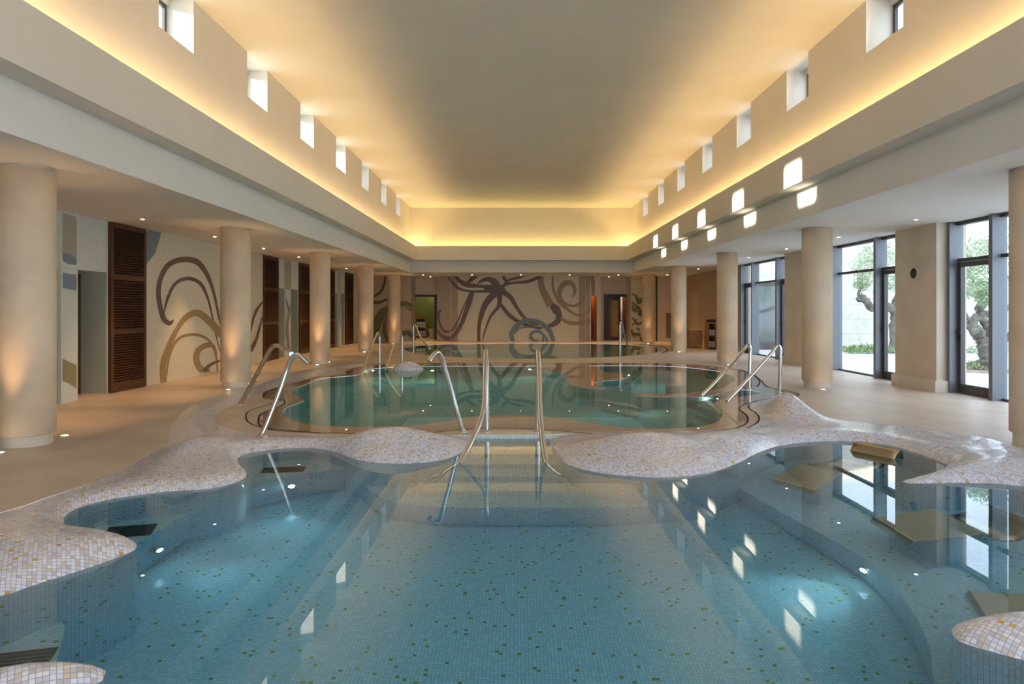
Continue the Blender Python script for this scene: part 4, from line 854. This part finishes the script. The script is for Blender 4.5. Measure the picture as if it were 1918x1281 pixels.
# ================================================================== STEEL WATER LOUNGERS
def lounger(foot, inner, head, D, zs, lab, hz):
    """foot/inner/head: pairs of world xy (left, right); zs: heights of the run from the inner edge to the head"""
    z0 = ZW-D; Lp = []; Rp = []
    def both(pl, pr, z): Lp.append((pl[0], pl[1], z)); Rp.append((pr[0], pr[1], z))
    A, B2, H = [[np.array(p) for p in q] for q in (foot, inner, head)]
    u0 = [(B2[k]-A[k])/np.linalg.norm(B2[k]-A[k]) for k in (0, 1)]
    for d_, dz in ((-.035, -.11), (-.03, -.05), (-.018, -.018), (0, -.003)): both(A[0]+u0[0]*d_, A[1]+u0[1]*d_, z0+dz)
    for t_ in (.03, .5, .97): both(A[0]+(B2[0]-A[0])*t_, A[1]+(B2[1]-A[1])*t_, z0)
    n = len(zs)
    for k, (t_, z) in enumerate(zs): both(B2[0]+(H[0]-B2[0])*t_, B2[1]+(H[1]-B2[1])*t_, z)
    c = A[0]; e = empty('water_lounger', (float(c[0]), float(c[1]), z0)); th = .014; vs = []; m = len(Lp); cols = 6
    for k in (0, 1):
        for a, b in zip(Lp, Rp):
            for q in range(cols+1): t_ = q/cols; vs.append((a[0]+(b[0]-a[0])*t_, a[1]+(b[1]-a[1])*t_, a[2]-(th if k else 0)))
    w_ = cols+1; f = []; o_ = m*w_
    for i in range(m-1):
        for q in range(cols): a = i*w_+q; f.append((a, a+1, a+1+w_, a+w_)); f.append((o_+a+w_, o_+a+1+w_, o_+a+1, o_+a))
        f.append((i*w_, (i+1)*w_, o_+(i+1)*w_, o_+i*w_)); a = i*w_+cols; f.append((a+w_, a, o_+a, o_+a+w_))
    for q in range(cols): f.append((q+1, q, o_+q, o_+q+1)); a = (m-1)*w_+q; f.append((a, a+1, o_+a+1, o_+a))
    M_ = MB(); M_.add(vs, f, smooth=False); nf = len(f); M_.sm = [min(vs[q][1]*0+q % o_ for q in ff)//w_ >= 7 for ff in f]; part(M_, 'seat_sheet', STEELB, e)
    qd = [A[0]+(B2[0]-A[0])*.15, A[1]+(B2[1]-A[1])*.15, A[1]+(B2[1]-A[1])*.98, A[0]+(B2[0]-A[0])*.98]; cc = sum(qd)/4; qd = [tuple(map(float, cc+(p-cc)*.88)) for p in qd]
    if sum(p[0]*r[1]-q_ if False else p[0]*r[1]-r[0]*p[1] for p, r in zip(qd, qd[1:]+qd[:1]) for q_ in (0,)) < 0: qd = qd[::-1]
    M_ = MB(); M_.prism(qd, -.93, z0-.02); part(M_, 'pedestal', MOSAICP, e)
    tag(e, lab, 'lounger', 'curved steel loungers set in the pool')
rise = [(.12, ZW-.34), (.3, ZW-.38), (.5, ZW-.36), (.66, ZW-.26), (.78, ZW-.12), (.88, .0), (.93, .045), (.97, .06), (1.0, .05), (1.02, .01), (1.03, -.05)]
lounger((U(1448, 896, .28), U(1527, 918, .28)), (U(1503, 868, .28), U(1580, 886, .28)), (G(1606, 829, .04), G(1690, 845, .04)), .28, rise, 'curved steel water lounger whose rounded head rises above the water near the bank', 0)
rise2 = [(.06, ZW-.40), (.25, ZW-.46), (.5, ZW-.44), (.7, ZW-.34), (.85, ZW-.2), (.95, ZW-.08), (1.0, ZW-.06)]
lounger((U(1637, 968, .28), U(1712, 1014, .28)), (U(1752, 952, .28), U(1856, 1000, .28)), (U(1842, 940, .08), U(1960, 985, .08)), .28, rise2, 'curved submerged steel lounger in the middle of the right side, below the mosaic point', 0)
lounger((U(1818, 1107, .28), U(1858, 1172, .28)), (U(1985, 1116, .28), U(2050, 1185, .28)), (U(2080, 1110, .1), U(2160, 1180, .1)), .28, rise2, 'submerged steel lounger at the bottom right edge behind the small mosaic armrest', 0)

# ================================================================== UNDERWATER LIGHTS
def uwl(pos, nrm, lab, p=12, r=.06, c=(.8, 1, .95)):
    nrm = Vector(nrm).normalized(); pos = Vector(pos); e = empty('pool_light', pos); q = nrm.to_track_quat('Z', 'Y')
    def dsc(r0, z0, r1, z1, m, nm):
        n = 24; vs = [q @ Vector((r0*math.cos(2*math.pi*i/n), r0*math.sin(2*math.pi*i/n), z0)) for i in range(n)]+[q @ Vector((r1*math.cos(2*math.pi*i/n), r1*math.sin(2*math.pi*i/n), z1)) for i in range(n)]
        o = MB().add(vs, [(i, (i+1) % n, n+(i+1) % n, n+i) for i in range(n)]+[tuple(range(n, 2*n))]).obj(nm, m); o.parent = e
    dsc(r, 0, r*.85, .012, STEEL, 'rim'); dsc(r*.5, .012, r*.42, .018, LAMPC, 'lens')
    l = bpy.data.lights.new('pool_beam', 'SPOT'); l.energy = p; l.color = c; l.spot_size = math.radians(100); l.spot_blend = 1; l.shadow_soft_size = .03
    o = bpy.data.objects.new('pool_beam', l); COL.objects.link(o); o.location = q @ Vector((0, 0, .04)); o.rotation_euler = (-nrm).to_track_quat('Z', 'Y').to_euler(); o.parent = e
    tag(e, lab, 'pool light', 'round underwater lights')
x, y = U(1622, 1068, 1.1); uwl((x-.01, y, ZW-1.1), (-1, -.35, .0), 'round underwater light glowing on the ledge riser at lower right', 14)
x, y = U(292, 1030, 1.0); uwl((x+.02, y, ZW-1.0), (1, -.3, 0), 'round underwater light in the left seat riser beneath the mosaic lobe', 6)
x, y = U(548, 908, .85); uwl((x, y-.02, ZW-.85), (.25, -1, 0), 'bright starry underwater light in the upper left alcove', 14)
uwl((G(1172, 697)[0], G(1172, 697)[1]-.3, -.35), (.2, -1, 0), 'underwater light at the back of the whirlpool', 60, c=(.8, 1, 1))
uwl((G(1345, 742)[0], G(1345, 742)[1], -.3), (-1, -.2, 0), 'underwater light beside the right pair of handrails', 60, c=(.8, 1, 1))
uwl((G(812, 690)[0], G(812, 690)[1]-.2, -.3), (0, -1, 0), 'underwater light in the back rim of the middle pool', 70, c=(.8, 1, .9))
uwl((G(992, 688)[0], G(992, 688)[1]-.1, -.4), (0, -1, 0), 'underwater light in the back rim left of the S shaped wall', 70, c=(.8, 1, .9))
uwl((G(700, 690)[0], G(700, 690)[1]-.1, -.4), (.3, -1, 0), 'underwater light by the slim handrails', 60, c=(.85, 1, .7))
uwl((G(775, 652)[0]+.6, G(775, 652)[1], -.4), (1, -.5, 0), 'underwater light in the left end of the far pool', 50, c=(.8, 1, 1))

# ================================================================== OUTSIDE
mb = MB(); mb.box(8.0, 60, -25, 60, -.25, -.06); struct(mb, 'floor_courtyard', PAVE, 'pale paved courtyard outside the glass doors')
mb = MB(); mb.box(7.95, 16.5, 26.0, 26.6, -.06, 5.0); o = struct(mb, 'wall_courtyard_wing', EXTW, 'pale limestone wing beyond the courtyard')
m2 = MB(); m2.box(9.0, 10.4, 25.93, 26.0, -.06, 2.5); part(m2, 'door_surround', FRAME, o); part(MB().box(9.12, 10.28, 25.915, 25.93, .25, 2.35), 'pane', plain('dark_reflective_glass', (.10, .12, .11), .05, spec=1), o)
mb = MB(); mb.box(17.0, 17.6, 8, 26, -.06, 2.5); struct(mb, 'wall_courtyard', EXTW2, 'low limestone wall across the courtyard')
mb = MB(); mb.box(19.5, 26, 2, 20, -.06, 5.2); o = struct(mb, 'wall_house', EXTW2, 'rendered house across the courtyard'); 
m2 = MB(); m2.box(18.6, 26, 1.6, 20.4, 5.2, 5.35, 0); part(m2, 'eave_board', WOOD2, o); m3 = MB()
for i in range(52): yy_ = 1.8+i*.36; m3.tube([(18.5, yy_, 5.40), (22, yy_, 6.3)], .13, 8)
part(m3, 'roof_tiles', TERRA, o)
for (a, b, z0_, z1_) in ((10.5, 12.0, .1, 2.3), (15.5, 17.0, .1, 2.3)): part(MB().box(19.46, 19.5, a, b, z0_, z1_), 'window', FIN, o)
# unseen block added past the roof to keep the sun off the last openings
mb = MB(); mb.box(-20, -14, 13.6, 45, -.1, 10.5); struct(mb, 'wall_added_sun_block', EXTW2, 'unseen block added west of the hall to shade the last windows')

def olive(base, trunk, crown, lab, nleaf, seed):
    r_ = random.Random(seed); e = empty('olive_tree', base); m = MB()
    for path, rad in trunk:
        S = smooth3(path, 6); n = len(S); rr = list(np.interp(np.linspace(0, 1, n), np.linspace(0, 1, len(rad)), rad)); S = [s+Vector((r_.uniform(-.02, .02), r_.uniform(-.02, .02), 0)) for s in S]
        rr = [q*.72*(1+r_.uniform(-.16, .16)) for q in rr]; m.tube(S, rr, 12)
    part(m, 'trunk', BARK, e)
    f = MB(); v = []; fc = []
    for i in range(nleaf):
        c = crown[r_.randrange(len(crown))]; a = r_.uniform(0, 6.283); ph = math.acos(r_.uniform(-1, 1)); rr_ = c[3]*r_.uniform(.15, 1)**.5
        p = Vector((c[0]+rr_*math.sin(ph)*math.cos(a), c[1]+rr_*math.sin(ph)*math.sin(a), c[2]+rr_*.85*math.cos(ph)))
        d = Vector((r_.gauss(0, 1), r_.gauss(0, 1), r_.gauss(0, .7)+.5)).normalized(); s_ = d.cross(Vector((r_.gauss(0, 1), r_.gauss(0, 1), r_.gauss(0, 1)))).normalized()
        l_, w_ = r_.uniform(.05, .085), .012; b = len(v); v += [p-d*l_, p+s_*w_, p+d*l_, p-s_*w_]; fc.append((b, b+1, b+2, b+3))
    f.add(v, fc); o = part(f, 'foliage', LEAFM, e); tag(e, lab, 'tree'); return e
# near olive, right pane
t = lambda px, py, Y: PY(px, py, Y)
olive((*G(1848, 690), -.06), [([t(1850, 694, 17.2), t(1848, 670, 17.2), t(1842, 645, 17.2), t(1832, 625, 17.2), t(1820, 612, 17.1), t(1817, 600, 17.1)], [.30, .24, .21, .2, .17, .12]),
      ([t(1848, 650, 17.2), t(1855, 628, 17.2), t(1846, 605, 17.2), t(1834, 590, 17.2)], [.2, .17, .15, .13]),
      ([t(1820, 615, 17.1), t(1822, 600, 17.1), t(1835, 590, 17.2), t(1836, 575, 17.3), t(1848, 565, 17.3), t(1856, 556, 17.3)], [.16, .15, .13, .13, .1, .07]),
      ([t(1836, 592, 17.2), t(1850, 588, 17.3), t(1872, 586, 17.5), t(1895, 570, 17.8)], [.13, .12, .11, .07]), ([t(1856, 628, 17.2), t(1880, 640, 17), t(1905, 600, 16.8)], [.12, .1, .07]),
      ([t(1822, 604, 17.1), t(1812, 595, 17), t(1805, 575, 16.8)], [.09, .06, .03])],
      [(t(1820, 530, 17)[0], 17, 2.1, .45), (t(1850, 520, 17)[0], 17.2, 2.3, .6), (t(1880, 500, 17)[0], 17.6, 2.5, .9), (t(1835, 490, 17)[0], 17, 2.75, .55), (t(1905, 480, 17)[0], 17.0, 2.9, .9), (t(1840, 560, 17)[0], 16.8, 1.75, .3), (t(1860, 470, 17)[0], 17.6, 3.0, .5)],
      'gnarled old olive tree with split trunk close outside the right glass door', 4600, 3)
olive((*G(1676, 657), -.06), [([t(1677, 662, 24), t(1675, 630, 24), t(1677, 590, 24), t(1680, 560, 24)], [.28, .24, .24, .2]), ([t(1677, 585, 24), t(1660, 573, 23.8), t(1644, 572, 23.7), t(1632, 578, 23.6), t(1625, 568, 23.6), t(1616, 558, 23.5), t(1607, 562, 23.5)], [.2, .18, .17, .15, .16, .17, .13]),
      ([t(1617, 560, 23.5), t(1608, 552, 23.5), t(1609, 543, 23.5)], [.12, .07, .05]), ([t(1624, 568, 23.5), t(1612, 545, 23.4), t(1620, 500, 23.4)], [.03, .02, .015]), ([t(1640, 573, 23.6), t(1636, 550, 23.6), t(1640, 510, 23.6)], [.03, .025, .015]), ([t(1680, 565, 24), t(1690, 530, 24), t(1685, 500, 24)], [.2, .12, .06])],
      [(t(1625, 495, 24)[0], 23.8, 3.0, .75), (t(1650, 490, 24)[0], 24, 3.1, .9), (t(1610, 505, 24)[0], 23.5, 2.9, .5), (t(1680, 480, 24)[0], 24, 3.3, 1.0), (t(1672, 530, 24)[0], 23.8, 2.4, .45), (t(1598, 530, 24)[0], 23.4, 2.35, .3), (t(1640, 465, 24)[0], 24, 3.5, .6), (t(1700, 500, 24)[0], 24.3, 3.0, .9)],
      'olive tree with a bare bent limb outside the second glazed bay', 3800, 5)
def shrub(x, y, r, lab, m, seed):
    r_ = random.Random(seed); f = MB(); v = []; fc = []
    for i in range(260):
        a = r_.uniform(0, 6.283); q = r_.uniform(0, 1)**.5; p = Vector((x+r*q*math.cos(a)*1.3, y+r*q*math.sin(a), -.05+r_.uniform(0, .75)*r*1.1*(1.15-q*.6))); d = Vector((r_.gauss(0, .5)+math.cos(a)*.4, r_.gauss(0, .5)+math.sin(a)*.4, 1)).normalized()
        s_ = d.cross(Vector((r_.gauss(0, 1), r_.gauss(0, 1), .1))).normalized(); l_ = r_.uniform(.06, .13); b = len(v); v += [p, p+d*l_*.5+s_*.018, p+d*l_, p+d*l_*.5-s_*.018]; fc.append((b, b+1, b+2, b+3))
    f.add(v, fc); e = empty('low_shrub', (x, y, -.06)); part(f, 'foliage', m, e); m2 = MB(); [m2.tube([(x, y, -.06), (x+.1*math.cos(k), y+.1*math.sin(k), .12)], .01, 6) for k in range(5)]; part(m2, 'stem', BARK, e); tag(e, lab, 'shrub', 'low courtyard shrubs')
names = ['beside the limestone door jamb', 'second in the row under the bent olive limb', 'third in the row under the bent olive limb', 'fourth in the row, against the mullion', 'seen through the narrow glass door', 'half hidden by the stone pier']
for k, (px, m) in enumerate(((1596, LEAF2), (1610, LEAFM), (1624, LEAF2), (1637, LEAF2), (1668, LEAFM), (1690, LEAF2))):
    x, y = G(px, 659); shrub(x, y, .32, 'low green shrub '+names[k], m, 30+k)
for k, (px, py, r_) in enumerate(((1826, 686, .22), (1838, 684, .2), (1832, 660, .35))): x, y = G(px, py+2); shrub(x, y, r_, ['small grey shrub left of the near olive trunk', 'small grey shrub touching the near olive trunk', 'green shrub behind the near olive trunk'][k], LEAFM, 50+k)
mb = MB(); x, y = G(1845, 690); 
mb.add([(x+1.0*math.cos(a*.35)*(1+.1*math.sin(3*a)), y+.75*math.sin(a*.35), -.05+.0*a) for a in range(18)], [tuple(range(18))]); o = mb.obj('gravel_bed', SOIL); tag(o, 'ring of brown gravel round the near olive trunk', 'gravel', kind='stuff')
